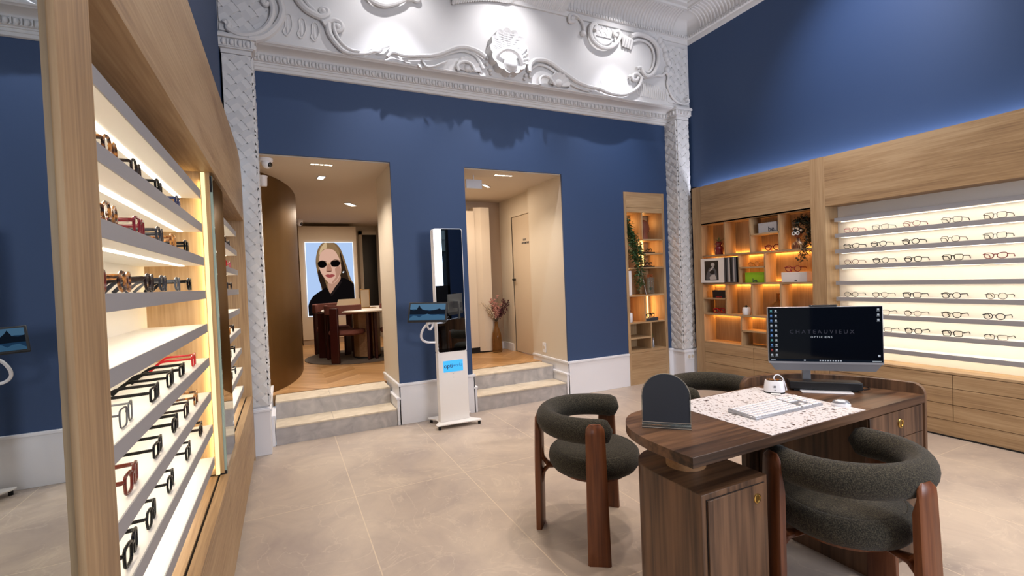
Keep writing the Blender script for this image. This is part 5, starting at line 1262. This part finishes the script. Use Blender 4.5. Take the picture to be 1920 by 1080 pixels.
# left bay, near: rows from the second board down
GL = 0.065
rows = [
 (1, 'top', [(1.27, ('panto', 'tortoiseshell', 'thick')), (1.465, ('round', 'dark brown', 'medium')), (1.70, ('round', 'black', 'medium')), (1.98, ('panto', 'navy blue', 'thick'))]),
 (2, 'second', [(1.245, ('panto', 'tortoiseshell', 'thick')), (1.465, ('square', 'dark red', 'thick')), (1.68, ('panto', 'smoky grey', 'thick')), (1.87, ('square', 'honey', 'medium')), (2.10, ('square', 'black', 'thick'))]),
 (3, 'third', [(1.15, ('round', 'rust brown', 'thick')), (1.32, ('round', 'tortoiseshell', 'thick')), (1.535, ('round', 'dark brown', 'thick')), (1.69, ('panto', 'smoky grey', 'thick')), (1.90, ('panto', 'silver', 'medium')), (2.12, ('panto', 'black', 'thick'))]),
 (5, 'fifth', [(1.28, ('square', 'silver', 'thin')), (1.53, ('rectangle', 'dark metal', 'medium')), (1.72, ('square', 'black', 'medium')), (1.90, ('rectangle', 'black', 'thick')), (2.13, ('square', 'bright red', 'medium'))]),
 (6, 'sixth', [(1.29, ('square', 'rust brown', 'thick')), (1.53, ('rectangle', 'black', 'medium')), (1.75, ('panto', 'black', 'thick')), (1.94, ('square', 'dark brown', 'medium')), (2.13, ('square', 'tortoiseshell', 'medium'))]),
 (7, 'seventh', [(1.13, ('panto', 'dark metal', 'thin')), (1.26, ('square', 'black', 'thick')), (1.43, ('hexagonal', 'dark metal', 'medium')), (1.65, ('hexagonal', 'black', 'medium')), (1.93, ('square', 'black', 'medium')), (2.20, ('panto', 'dark brown', 'thick'))]),
]
for si, nm_, items in rows:
    for k, (y, spc) in enumerate(items):
        place_glasses(spc, (LX-GL-0.0, y, ZS[si]+0.0005), PI/2+0.06, f"{desc(spc)} glasses, {ORD[k]} from the post, {nm_} shelf, near left bay", 'glasses in the near left bay', 1.0)
far = [(1, 'top', ['tortoiseshell', 'black', 'smoky grey']), (2, 'second', ['orange', 'bright red', 'pink']), (3, 'third', ['black', 'smoky grey', 'dark brown']),
       (5, 'fifth', ['rust brown', 'honey', 'dark brown']), (6, 'sixth', ['silver', 'dark metal', 'black']), (7, 'seventh', ['dark brown', 'black', 'smoky grey'])]
for si, nm_, cols in far:
    for k, c in enumerate(cols):
        spc = (('panto', 'square', 'round')[(k+si) % 3], c, 'thick' if c not in ('silver', 'dark metal') else 'thin')
        place_glasses(spc, (LX-GL, 3.20+0.24*k, ZS[si]+0.0005), PI/2+0.05, f"{desc(spc)} glasses, {ORD[k]} pair past the sliding mirror, {nm_} shelf, far left bay", 'glasses in the far left bay', 1.0)
ys = [2.425, 2.205, 1.985, 1.742, 1.507]
R = [
 (1, 'top', [('hexagonal', 'pink', 'thin'), ('square', 'silver', 'thin'), ('panto', 'dark red', 'thin'), ('square', 'dark metal', 'thin'), ('square', 'bronze metal', 'thin')]),
 (2, 'second', [('cat-eye', 'black', 'medium'), ('panto', 'smoky grey', 'medium'), ('round', 'dark metal', 'medium'), ('hexagonal', 'bronze metal', 'thin'), ('square', 'dark metal', 'thin')]),
 (3, 'third', [('panto', 'rust brown', 'thin'), ('panto', 'dark brown', 'medium'), ('hexagonal', 'black', 'medium'), ('square', 'dark brown', 'medium'), ('cat-eye', 'dark red', 'medium')]),
 (5, 'fifth', [('round', 'dark metal', 'thin'), ('panto', 'dark metal', 'thin'), ('square', 'smoky grey', 'medium'), ('round', 'smoky grey', 'medium'), ('round', 'dark metal', 'thin')]),
 (6, 'sixth', [('rectangle', 'black', 'medium'), ('square', 'dark metal', 'thin'), ('panto', 'bronze metal', 'thin'), ('panto', 'dark brown', 'medium'), ('panto', 'smoky grey', 'medium')]),
 (7, 'seventh', [None, ('rectangle', 'dark metal', 'thin'), ('hexagonal', 'dark metal', 'medium'), ('square', 'black', 'medium'), ('rectangle', 'dark metal', 'thin')]),
]
rj = random.Random(4)
for si, nm_, items in R:
    for k, spc in enumerate(items):
        if spc is None: continue
        place_glasses(spc, (RX+0.075, ys[k]+rj.uniform(-0.01, 0.01), ZS[si]+0.0005), -PI/2+0.03, f"{desc(spc)} glasses, {ORD[k]} from left, {nm_} shelf, bright right niche", 'glasses in the bright right niche', 1.0)

# ------------------------------------------------------------------ things in the right bookcase
def bx(name, lab, cat, y0, y1, z0, h, mat, d=0.10, x0=None, txt=None, tm=None, ts_=0.05, ty=0, tz=0.5):
    x0 = RX+0.03 if x0 is None else x0
    t = thing(name, lab, cat, (x0+d/2, (y0+y1)/2, z0), world=True)
    b_ = MB().box(x0, x0+d, y0, y1, z0, z0+h).build('box_body', mat, t, bevel=0.0015)
    MB().box(x0-0.0005, x0+d+0.0005, y0-0.0005, y1+0.0005, z0+h-0.022, z0+h+0.0005).build('lid', mat, t, bevel=0.0015)
    if txt: text_mesh('box_text', txt, ts_, tm, b_, Vector((x0-0.0012, (y0+y1)/2+ty, z0+h*tz)), RXm, 0.0004, bold=0.001)
    return t
bx('product_box', 'pale grey card box on the small upper shelf of the bookcase', 'box', 3.075, 3.275, 1.6605, 0.10, M['greybox'], txt='be.', tm=M['slate'], ts_=0.07, ty=-0.05, tz=0.3)
bx('product_box', 'lime green card box under the gold glasses in the bookcase', 'box', 3.225, 3.445, 1.1585, 0.105, M['greenbox'], txt='be.', tm=M['slate'], ts_=0.055, ty=-0.01, tz=0.2)
bx('product_box', 'wide white card box under the dark red round glasses', 'box', 2.79, 3.04, 1.1585, 0.095, M['whitebox'], txt='-be-', tm=M['slate'], ts_=0.018, ty=-0.02, tz=0.16)
bx('product_box', 'flat black card box with red lettering on the lowest left shelf', 'box', 3.70, 3.875, 0.9905, 0.085, M['black'], txt='LUNETTES', tm=M['redmat'], ts_=0.018, ty=0, tz=0.12)
place_glasses(('round', 'dark red', 'thick'), (RX+0.05, 3.14, 1.4755), -PI/2+0.25, 'large round dark red glasses on the bookcase shelf under the pale grey box', None, 1.25)
place_glasses(('round', 'gold', 'medium'), (RX+0.04, 3.35, 1.3255), -PI/2+0.1, 'round gold glasses on the small shelf over the lime green box', None, 1.0)
place_glasses(('round', 'dark red', 'thick'), (RX+0.045, 2.93, 1.2545), -PI/2+0.25, 'round dark red glasses lying on top of the wide white card box', None, 1.25)
place_glasses(('square', 'bright red', 'thick'), (RX+0.04, 3.80, 0.8155), -PI/2+0.1, 'bright red glasses standing below the flat black box', None, 1.2)
# open photo book
t = thing('open_book', 'large open photo book with black and white portraits leaning on the bookcase shelf', 'book', (RX-0.01, 3.75, 1.159), world=True)
BX = RX-0.012
m = MB().prism([(BX+0.012, 4.005), (BX-0.006, 3.98), (BX-0.006, 3.70), (BX+0.03, 3.665), (BX+0.028, 3.52), (BX+0.05, 3.505), (BX+0.055, 3.52), (BX+0.055, 3.665), (BX+0.03, 3.75), (BX+0.03, 4.0)], 1.160, 1.440, 'Z'); m.build('cover', M['photodark'], t, smooth=0)
pg = MB().box(BX-0.0085, BX-0.006, 3.668, 3.985, 1.165, 1.437).build('left_page', M['paper'], t, smooth=0)
pg2 = MB().box(BX-0.0082, BX-0.004, 3.515, 3.664, 1.165, 1.437).build('right_page', M['photogrey'], t, smooth=0)
def pp(mat, pts, dx, par):
    MB().prism([(3.93-u*0.19, 1.41-v*0.22) for u, v in pts], BX-0.0085-dx, BX-0.0083-dx, 'X').build('photo_shape', mat, par, smooth=0)
pp(M['photodark'], [(0, 0), (1, 0), (1, 1), (0, 1)], 0.0004, pg)
pp(M['photogrey'], [(0.1, 0.75), (0.3, 0.4), (0.6, 0.3), (0.85, 0.5), (0.9, 0.95), (0.1, 0.95)], 0.0008, pg)
el = lambda cx, cy, a, b_: [(cx+a*math.cos(2*PI*i/16), cy+b_*math.sin(2*PI*i/16)) for i in range(16)]
pp(M['photolight'], el(0.6, 0.2, 0.14, 0.10), 0.0012, pg); pp(M['photolight'], [(0.35, 0.5), (0.6, 0.25), (0.7, 0.32), (0.5, 0.5), (0.42, 0.62)], 0.0012, pg)
pp(M['photodark'], el(0.55, 0.58, 0.18, 0.10), 0.0016, pg); pp(M['photolight'], [(0.35, 0.85), (0.5, 0.72), (0.75, 0.7), (0.85, 0.95), (0.4, 0.98)], 0.002, pg)
for u, w_, mt in ((3.64, 0.02, 'photodark'), (3.60, 0.025, 'photolight'), (3.575, 0.03, 'photodark'), (3.54, 0.01, 'photolight')):
    MB().box(BX-0.0092, BX-0.0083, u-w_/2, u+w_/2, 1.17, 1.43).build('photo_shape', M[mt], pg2, smooth=0)
# small plants and vessels
def spiky(mb, c, n, L, w, seed, spread=1.0, up=0.8):
    r_ = random.Random(seed)
    for i in range(n):
        a = 2*PI*i/n+r_.uniform(-0.3, 0.3); e = r_.uniform(0.3, 1.0)
        mb.leaf(c, (math.cos(a)*spread*e, math.sin(a)*spread*e, up), L*r_.uniform(0.7, 1.1), w)
t = thing('potted_plant', 'spiky air plant in a dark red glazed vase on the top left bookcase shelf', 'plant', (RX+0.06, 3.79, 1.4755))
MB().lathe([(0.0, 0.0), (0.042, 0.0), (0.047, 0.008), (0.047, 0.075), (0.040, 0.088), (0.028, 0.094), (0.030, 0.10), (0.048, 0.118), (0.050, 0.124), (0.03, 0.138), (0.034, 0.146), (0.0, 0.140)], seg=28).build('vase', plain('dark_red_glaze', '#6b1a1c', 0.15, coat=0.5), t)
m = MB(); spiky(m, (0, 0, 0.138), 16, 0.085, 0.008, 2, 1.1, 0.7); spiky(m, (0, 0, 0.14), 8, 0.07, 0.007, 4, 0.3, 1); m.build('leaf', M['leaf2'], t, smooth=0)
t = thing('potted_plant', 'small succulent in a white ribbed pot in a low bookcase cell', 'plant', (RX+0.05, 3.455, 0.8155))
MB().lathe([(0.0, 0.0), (0.036, 0.0), (0.042, 0.012), (0.043, 0.04), (0.039, 0.075), (0.034, 0.08), (0.034, 0.074), (0.0, 0.072)], seg=24).build('pot', M['plasticwhite'], t)
m = MB(); spiky(m, (0, 0, 0.075), 10, 0.04, 0.016, 5, 1.0, 0.5); spiky(m, (0, 0, 0.078), 6, 0.03, 0.014, 6, 0.4, 1); m.build('leaf', M['leafdk'], t, smooth=0)
t = thing('demijohn', 'round amber glass demijohn with slim neck behind the computer', 'bottle', (RX+0.085, 3.12, 0.8155))
MB().lathe([(0.0, 0.0), (0.07, 0.0), (0.084, 0.02), (0.085, 0.08), (0.075, 0.11), (0.045, 0.135), (0.02, 0.15), (0.014, 0.17), (0.014, 0.215), (0.018, 0.22), (0.018, 0.23), (0.0, 0.23)], seg=32).build('bottle', M['amber'], t, smooth=60)
# bust with white sunglasses
t = thing('bust', 'glazed bust with flowered black hair and white goggles', 'bust', (RX+0.07, 2.885, 1.4755))
tor = loft([oval(0.045, 0.065, 0.0, p=2.2), oval(0.045, 0.067, 0.03, p=2.2), oval(0.038, 0.058, 0.055, p=2.1), oval(0.02, 0.024, 0.075, p=2), oval(0.018, 0.02, 0.1, p=2)])
tor.build('torso', wood('striped_robe_glaze', [(0.44, '#5c2410'), (0.5, '#d9b27c'), (0.56, '#6e3a1e')], 'Z', 60, 2, 0.3, 60), t, smooth=60)
hd = MB().ball((-0.002, 0, 0.14), 0.036, 0.032, 0.042, 20, 14).ball((-0.037, 0.0, 0.132), 0.007, 0.006, 0.010).ball((-0.033, 0.0, 0.115), 0.006, 0.011, 0.005); hd.build('head', M['skin'], t)
m = MB().ball((0.008, 0, 0.168), 0.044, 0.044, 0.034, 18, 12); 
for i in range(14):
    a = i*0.9; m.ball((0.008+0.035*math.cos(a), 0.038*math.sin(a), 0.165+0.012*math.sin(i*2.1)), 0.014, seg=8, ring=6)
m.build('hair', M['black'], t)
m = MB()
for p in ((-0.03, 0.025, 0.19), (-0.034, -0.02, 0.185), (-0.02, -0.04, 0.17), (-0.01, 0.005, 0.205), (-0.028, 0.0, 0.195)): m.ball(p, 0.011, seg=8, ring=6)
m.build('flower', M['drycream'], t)
gl_ = MB()
for s_ in (-1, 1): gl_.tube([(-0.040, s_*0.019+0.015*math.cos(2*PI*i/18), 0.146+0.014*math.sin(2*PI*i/18)) for i in range(18)], 0.0045, 6, closed=True)
gl_.build('goggles', FR['white'], t)
m = MB()
for s_ in (-1, 1): m.cyl((-0.040, s_*0.019, 0.146), 0.012, 0.003, 'X', 16)
m.build('goggle_lens', M['blackgloss'], t)
def vine(name, lab, loc, strands, mat, L, w, seed, fullness=46):
    t = thing(name, lab, 'plant', loc); r_ = random.Random(seed); st = MB(); lf = MB()
    for pts in strands:
        P = spline(pts, 6); st.tube(P, 0.0016, 5)
        for i in range(fullness):
            k = r_.uniform(0, len(P)-1.001); p = P[int(k)].lerp(P[int(k)+1], k-int(k))+Vector([r_.uniform(-1, 1)*w*0.8 for _ in range(3)])
            a = r_.uniform(0, 2*PI); lf.leaf(p, (math.cos(a), math.sin(a)*0.8, r_.uniform(-0.9, 0.2)), L*r_.uniform(0.6, 1.15), L*0.5)
    st.build('stem', M['stem'], t); lf.build('foliage', mat, t, smooth=0); return t
vine('trailing_plant', 'dark trailing plant hanging down behind and beside the bust', (RX+0.06, 2.80, 1.476),
     [[(0.02, 0.03, 0.30), (0.0, -0.02, 0.26), (-0.02, -0.05, 0.16), (-0.05, -0.03, 0.05), (-0.075, 0.0, -0.04), (-0.078, 0.02, -0.12)], [(0.02, 0.02, 0.31), (-0.02, 0.0, 0.24), (-0.02, -0.04, 0.12), (-0.03, -0.05, 0.03)], [(0.04, 0.06, 0.28), (0.01, 0.09, 0.27), (-0.02, 0.07, 0.23)],
      [(0.02, 0.03, 0.3), (0.03, -0.04, 0.22), (0.02, -0.05, 0.1), (0, -0.04, 0.02)], [(0.0, -0.02, 0.1), (-0.06, -0.03, 0.02), (-0.08, -0.03, -0.06), (-0.08, 0.0, -0.10)], [(0.03, 0.02, 0.29), (0.03, 0.0, 0.2), (0.03, -0.02, 0.1)]], M['leafdk'], 0.034, 0.034, 9, 130)
# ------------------------------------------------------------------ things in the back wall niche
vine('trailing_plant', 'long green vine cascading down the left side of the wall niche', (3.66, YB+0.05, 2.0),
     [[(-0.03, 0.03, -0.06), (-0.01, -0.02, -0.12), (0.01, -0.055, -0.25), (0.05, -0.06, -0.40), (0.09, -0.06, -0.52), (0.12, -0.06, -0.70), (0.12, -0.05, -0.82)],
      [(-0.02, 0.02, -0.05), (-0.03, 0.0, -0.16), (-0.01, -0.05, -0.32), (0.04, -0.06, -0.50), (0.08, -0.06, -0.64), (0.06, -0.06, -0.80)],
      [(-0.03, 0.02, -0.08), (0.0, -0.02, -0.20), (0.07, -0.05, -0.30), (0.13, -0.06, -0.45), (0.16, -0.06, -0.60)],
      [(0.0, 0.02, -0.06), (0.0, -0.01, -0.18), (0.03, -0.05, -0.33), (0.02, -0.06, -0.45), (0.05, -0.06, -0.56)],
      [(-0.03, 0.03, -0.1), (-0.01, -0.02, -0.25), (0.08, -0.05, -0.38), (0.12, -0.06, -0.5), (0.10, -0.05, -0.9)]], M['leaf'], 0.05, 0.045, 12, 260)
t = thing('head_sculpture', 'smooth brown abstract head sculpture in the top right niche cell', 'sculpture', (3.95, YB+0.10, 1.7065))
loft([oval(0.05, 0.04, 0.0), oval(0.045, 0.036, 0.03), oval(0.038, 0.034, 0.06), oval(0.045, 0.036, 0.09)] + [[(x+0.012*k, y, z) for x, y, z in oval(a, b_, zz)] for k, a, b_, zz in ((0.2, 0.058, 0.045, 0.12), (0.1, 0.062, 0.047, 0.16), (-0.2, 0.055, 0.043, 0.20), (-0.6, 0.03, 0.026, 0.228), (-0.8, 0.008, 0.008, 0.235))]).build('head', M['terracotta'], t, smooth=80)
MB().ball((0.055, -0.015, 0.13), 0.018, 0.012, 0.022).ball((0.05, -0.015, 0.10), 0.014, 0.014, 0.01).build('face', M['terracotta'], t)
def tray_glasses(y0, z, lab, lab2, x, spc, sc_=1.0):
    t = MB().box(x-0.11, x+0.09, y0+0.0, y0+0.14, z+0.0005, z+0.014).build('tray', M['black'], bevel=0.003); tag(t, lab, 'tray')
    place_glasses(spc, (x, y0+0.004, z+0.0145), 0.15, lab2, None, sc_)
tray_glasses(YB+0.03, 1.538, 'flat black tray on the upper lit niche shelf', 'round dark glasses on the black tray of the upper lit niche shelf', 3.96, ('round', 'black', 'medium'), 0.9)
tray_glasses(YB+0.03, 1.372, 'flat black tray on the lower lit niche shelf', 'thick black glasses on the black tray of the lower lit niche shelf', 3.95, ('square', 'black', 'thick'), 1.0)
t = MB().box(3.855, 4.055, YB+0.02, YB+0.16, 0.7285, 0.765).build('book', M['slate'], bevel=0.002); tag(t, 'thick grey book lying flat in the lit middle cell of the niche', 'book')
place_glasses(('round', 'dark brown', 'thick'), (3.95, YB+0.03, 0.7655), 0.1, 'round dark brown glasses on the thick grey book in the niche', None, 1.15)
t = thing('photo_card', 'tall white card with black back leaning in the middle niche cell', 'card', (3.93, YB+0.08, 1.0465), rz=0.9)
m = MB().box(-0.07, 0.07, -0.002, 0.002, 0, 0.29); m.xf(Matrix.Rotation(-0.16, 4, 'X')); m.build('card_face', M['paper'], t, smooth=0)
m = MB().box(-0.07, 0.07, 0.0022, 0.006, 0, 0.29); m.xf(Matrix.Rotation(-0.16, 4, 'X')); m.build('card_back', M['photodark'], t, smooth=0)
t = thing('glass_jar', 'tall clear glass jar with a small plant and orange sprig in the niche', 'jar', (4.04, YB+0.12, 1.0465))
MB().lathe([(0.0, 0.0), (0.042, 0.0), (0.045, 0.01), (0.045, 0.2), (0.042, 0.2), (0.042, 0.012), (0.0, 0.01)], seg=24).build('jar_body', M['acrylic'], t, smooth=60)
m = MB(); spiky(m, (0, 0, 0.04), 12, 0.05, 0.016, 21, 0.8, 0.8); m.build('leaf', M['leaf'], t, smooth=0)
m = MB(); m.tube([(0, 0, 0.02), (0.004, 0, 0.22)], 0.002, 5)
for i in range(18): a = i*1.1; m.ball((0.035*math.cos(a)*((i % 5)/5+0.2), 0.03*math.sin(a), 0.22+0.012*math.sin(i*1.7)), 0.008, seg=6, ring=4)
m.build('sprig', plain('burnt_orange_petals', '#a85a28', 0.7), t)
bk = MB().box(3.612, 3.66, YB+0.01, YB+0.20, 1.0465, 1.335).build('book', M['whitebox'], bevel=0.002); tag(bk, 'tall cream book standing upright at the left of the niche', 'book')
t = thing('potted_plant', 'dark red succulent in a slim white pot in the niche', 'plant', (3.655, YB+0.07, 0.7285))
MB().lathe([(0.0, 0.0), (0.033, 0.0), (0.04, 0.01), (0.04, 0.10), (0.034, 0.11), (0.034, 0.105), (0.0, 0.10)], seg=24).build('pot', M['plasticwhite'], t)
m = MB(); spiky(m, (0, 0, 0.103), 12, 0.05, 0.02, 31, 0.8, 0.7); m.build('leaf', M['dryflower2'], t, smooth=0)
t = thing('bud_vase', 'two-necked metallic bud vase with a green sprig in the lowest right niche cell', 'vase', (3.99, YB+0.07, 0.4005))
m = MB()
for x in (-0.017, 0.017): m.lathe([(0.0, 0.0), (0.015, 0.0), (0.016, 0.01), (0.014, 0.06), (0.009, 0.085), (0.008, 0.11), (0.011, 0.116), (0.0, 0.115)], (x, 0, 0), 16)
m.build('bottle', M['silver'], t)
m = MB(); spiky(m, (0, 0, 0.11), 14, 0.07, 0.02, 41, 0.5, 1.0); m.build('leaf', M['leaf2'], t, smooth=0)

# street seen through the front window
m = MB().box(-14, 16, -16.2, -16, -0.5, 12); structure('wall_facade', m, M['facade'], smooth=0)
m = MB()
for i in range(8):
    for j in range(3):
        x = -10+i*2.8; z = 0.9+j*3.1; m.box(x, x+1.1, -16.0, -15.97, z, z+2.0)
wnd = structure('window_2', m, M['darkglass'], smooth=0)
m = MB()
for j in range(4): m.box(-14, 16, -15.98, -15.85, 0.1+j*3.1+0.3, 0.1+j*3.1+0.45)
structure('trim_8', m, M['facade'], smooth=0)
structure('floor_street', B(-14, 16, -16, YF-0.12, -0.15, -0.05), M['street'], smooth=0)

# ------------------------------------------------------------------ light
w = bpy.data.worlds.new('world'); sc.world = w; w.use_nodes = True
bg = w.node_tree.nodes['Background']; bg.inputs['Color'].default_value = lin('#b9cbe0'); bg.inputs['Strength'].default_value = 0.9
DOWN = (0, 0, 0)
# shelf LEDs
for i, z in enumerate(ZS):
    area('shelf_led', (LX-0.12, 1.645, z-0.038), 0.016, DOWN, 0.62, '#fff0d8', size_y=1.36)
    area('shelf_led', (LX-0.12, 3.41, z-0.038), 0.016, DOWN, 0.48, '#fff0d8', size_y=1.06)
    area('shelf_led', (RX+0.135, 1.6, z-0.038), 0.016, DOWN, 0.80, '#fff0d8', size_y=1.85)
area('edge_led', (LX-0.053, 2.411, 1.15), 1.25, (0, PI/2, 0), 0.9, '#ffdf9c', size_y=0.012)
# amber strips along the back of the bookcase shelves
for z, y0, y1 in ((1.475, 2.74, 3.97), (1.158, 2.74, 3.97), (0.815, 2.74, 3.97)):
    L_ = y1-y0
    if z > 1.0: area('amber_led', (RX+0.178, (y0+y1)/2, z+0.004), 0.008, (PI, 0, 0), 1.3, '#ffb25a', size_y=L_)
    area('amber_led', (RX+0.178, (y0+y1)/2, z-0.022), 0.008, DOWN, 2.0, '#ffb25a', size_y=L_)
for x, z, h in ((4.02, 1.455, 0.12), (4.02, 1.615, 0.13), (4.075, 0.88, 0.27), (3.63, 0.90, 0.27), (3.62, 1.6, 0.3), (3.75, 1.92, 0.12), (4.05, 1.92, 0.1), (3.8, 1.22, 0.2)):
    area('niche_led', (x, ND-0.03, z), 0.012, (-PI/2, 0, 0), 0.32*h/0.13, '#ffb768', size_y=h)
# cove light on the top of the right cabinets
area('cove_led', (XR-0.03, 2.3, 2.20), 0.02, (PI, 0, 0), 13, '#eef0ff', size_y=3.5)
# ceiling spots close to the ornamented wall
for x, p in ((0.95, 62), (2.05, 75), (3.35, 62)):
    spot('picture_spot', (x, 3.66, 4.2), (x, YU+0.1, 3.2), p*0.42, 95, 1.0, '#fbf8fa', 0.02)
    spot('wall_spot', (x, 3.66, 4.2), (x, YB-0.15, 2.3), p*1.5, 52, 1.0, '#f4f4ff', 0.02)
spot('wall_spot', (3.1, 1.9, 4.2), (XR, 2.2, 3.05), 150, 62, 1.0, '#e8ecff', 0.04)
# general ceiling lamps of the shop
for x, y, p in ((1.5, 0.9, 55), (1.3, 2.6, 55), (2.1, 1.8, 60), (3.3, 2.6, 60), (3.4, 0.6, 60), (2.2, -0.6, 60), (0.6, -1.2, 50)):
    spot('ceiling_downlight', (x, y, 4.22), (x, y, 0), p*1.7, 80, 0.85, '#ffeada', 0.05)
area('ceiling_fill', (2.0, 0.2, 4.24), 2.6, DOWN, 38, '#f5f2ee', size_y=3.4)  # added broad overhead fill, not a fitting of the shop
area('window_daylight', (2.7, YF+0.05, 2.0), 1.7, (PI/2, 0, 0), 130, '#eef2ff', size_y=1.6)
# back rooms
for x, y, p in ((0.40, 4.62, 55), (0.40, 5.5, 34), (0.85, 6.6, 30), (0.9, 7.9, 20), (2.15, 4.62, 28), (2.15, 5.5, 18)):
    spot('room_spot', (x, y, ZL-0.03), (x, y, 0), p, 130, 0.8, '#fff3e6', 0.04)
area('room_fill', (0.7, 7.6, ZL-0.03), 0.8, DOWN, 16, '#ffead2', size_y=0.8)
area('hall_fill', (2.2, 5.4, ZL-0.03), 0.5, DOWN, 6, '#ffead2', size_y=0.8)

# ------------------------------------------------------------------ camera
cd = bpy.data.cameras.new('camera'); cam = bpy.data.objects.new('camera', cd); COL.objects.link(cam)
cd.sensor_width = 36; cd.lens = 888.13/1920*36; cd.clip_start = 0.02; cd.clip_end = 200
Rr = Vector((0.899951416, -0.43411442, -0.0403994990)); Uu = Vector((0.0449409529, 0.000198090168, 0.998989625)); Ff = Vector((0.433667799, 0.900857720, -0.0196877872))
cam.matrix_world = Matrix(((Rr.x, Uu.x, -Ff.x, 0), (Rr.y, Uu.y, -Ff.y, 0), (Rr.z, Uu.z, -Ff.z, 1.3), (0, 0, 0, 1)))
sc.camera = cam
for o in WORLD:
    if '_w' in o: del o['_w']
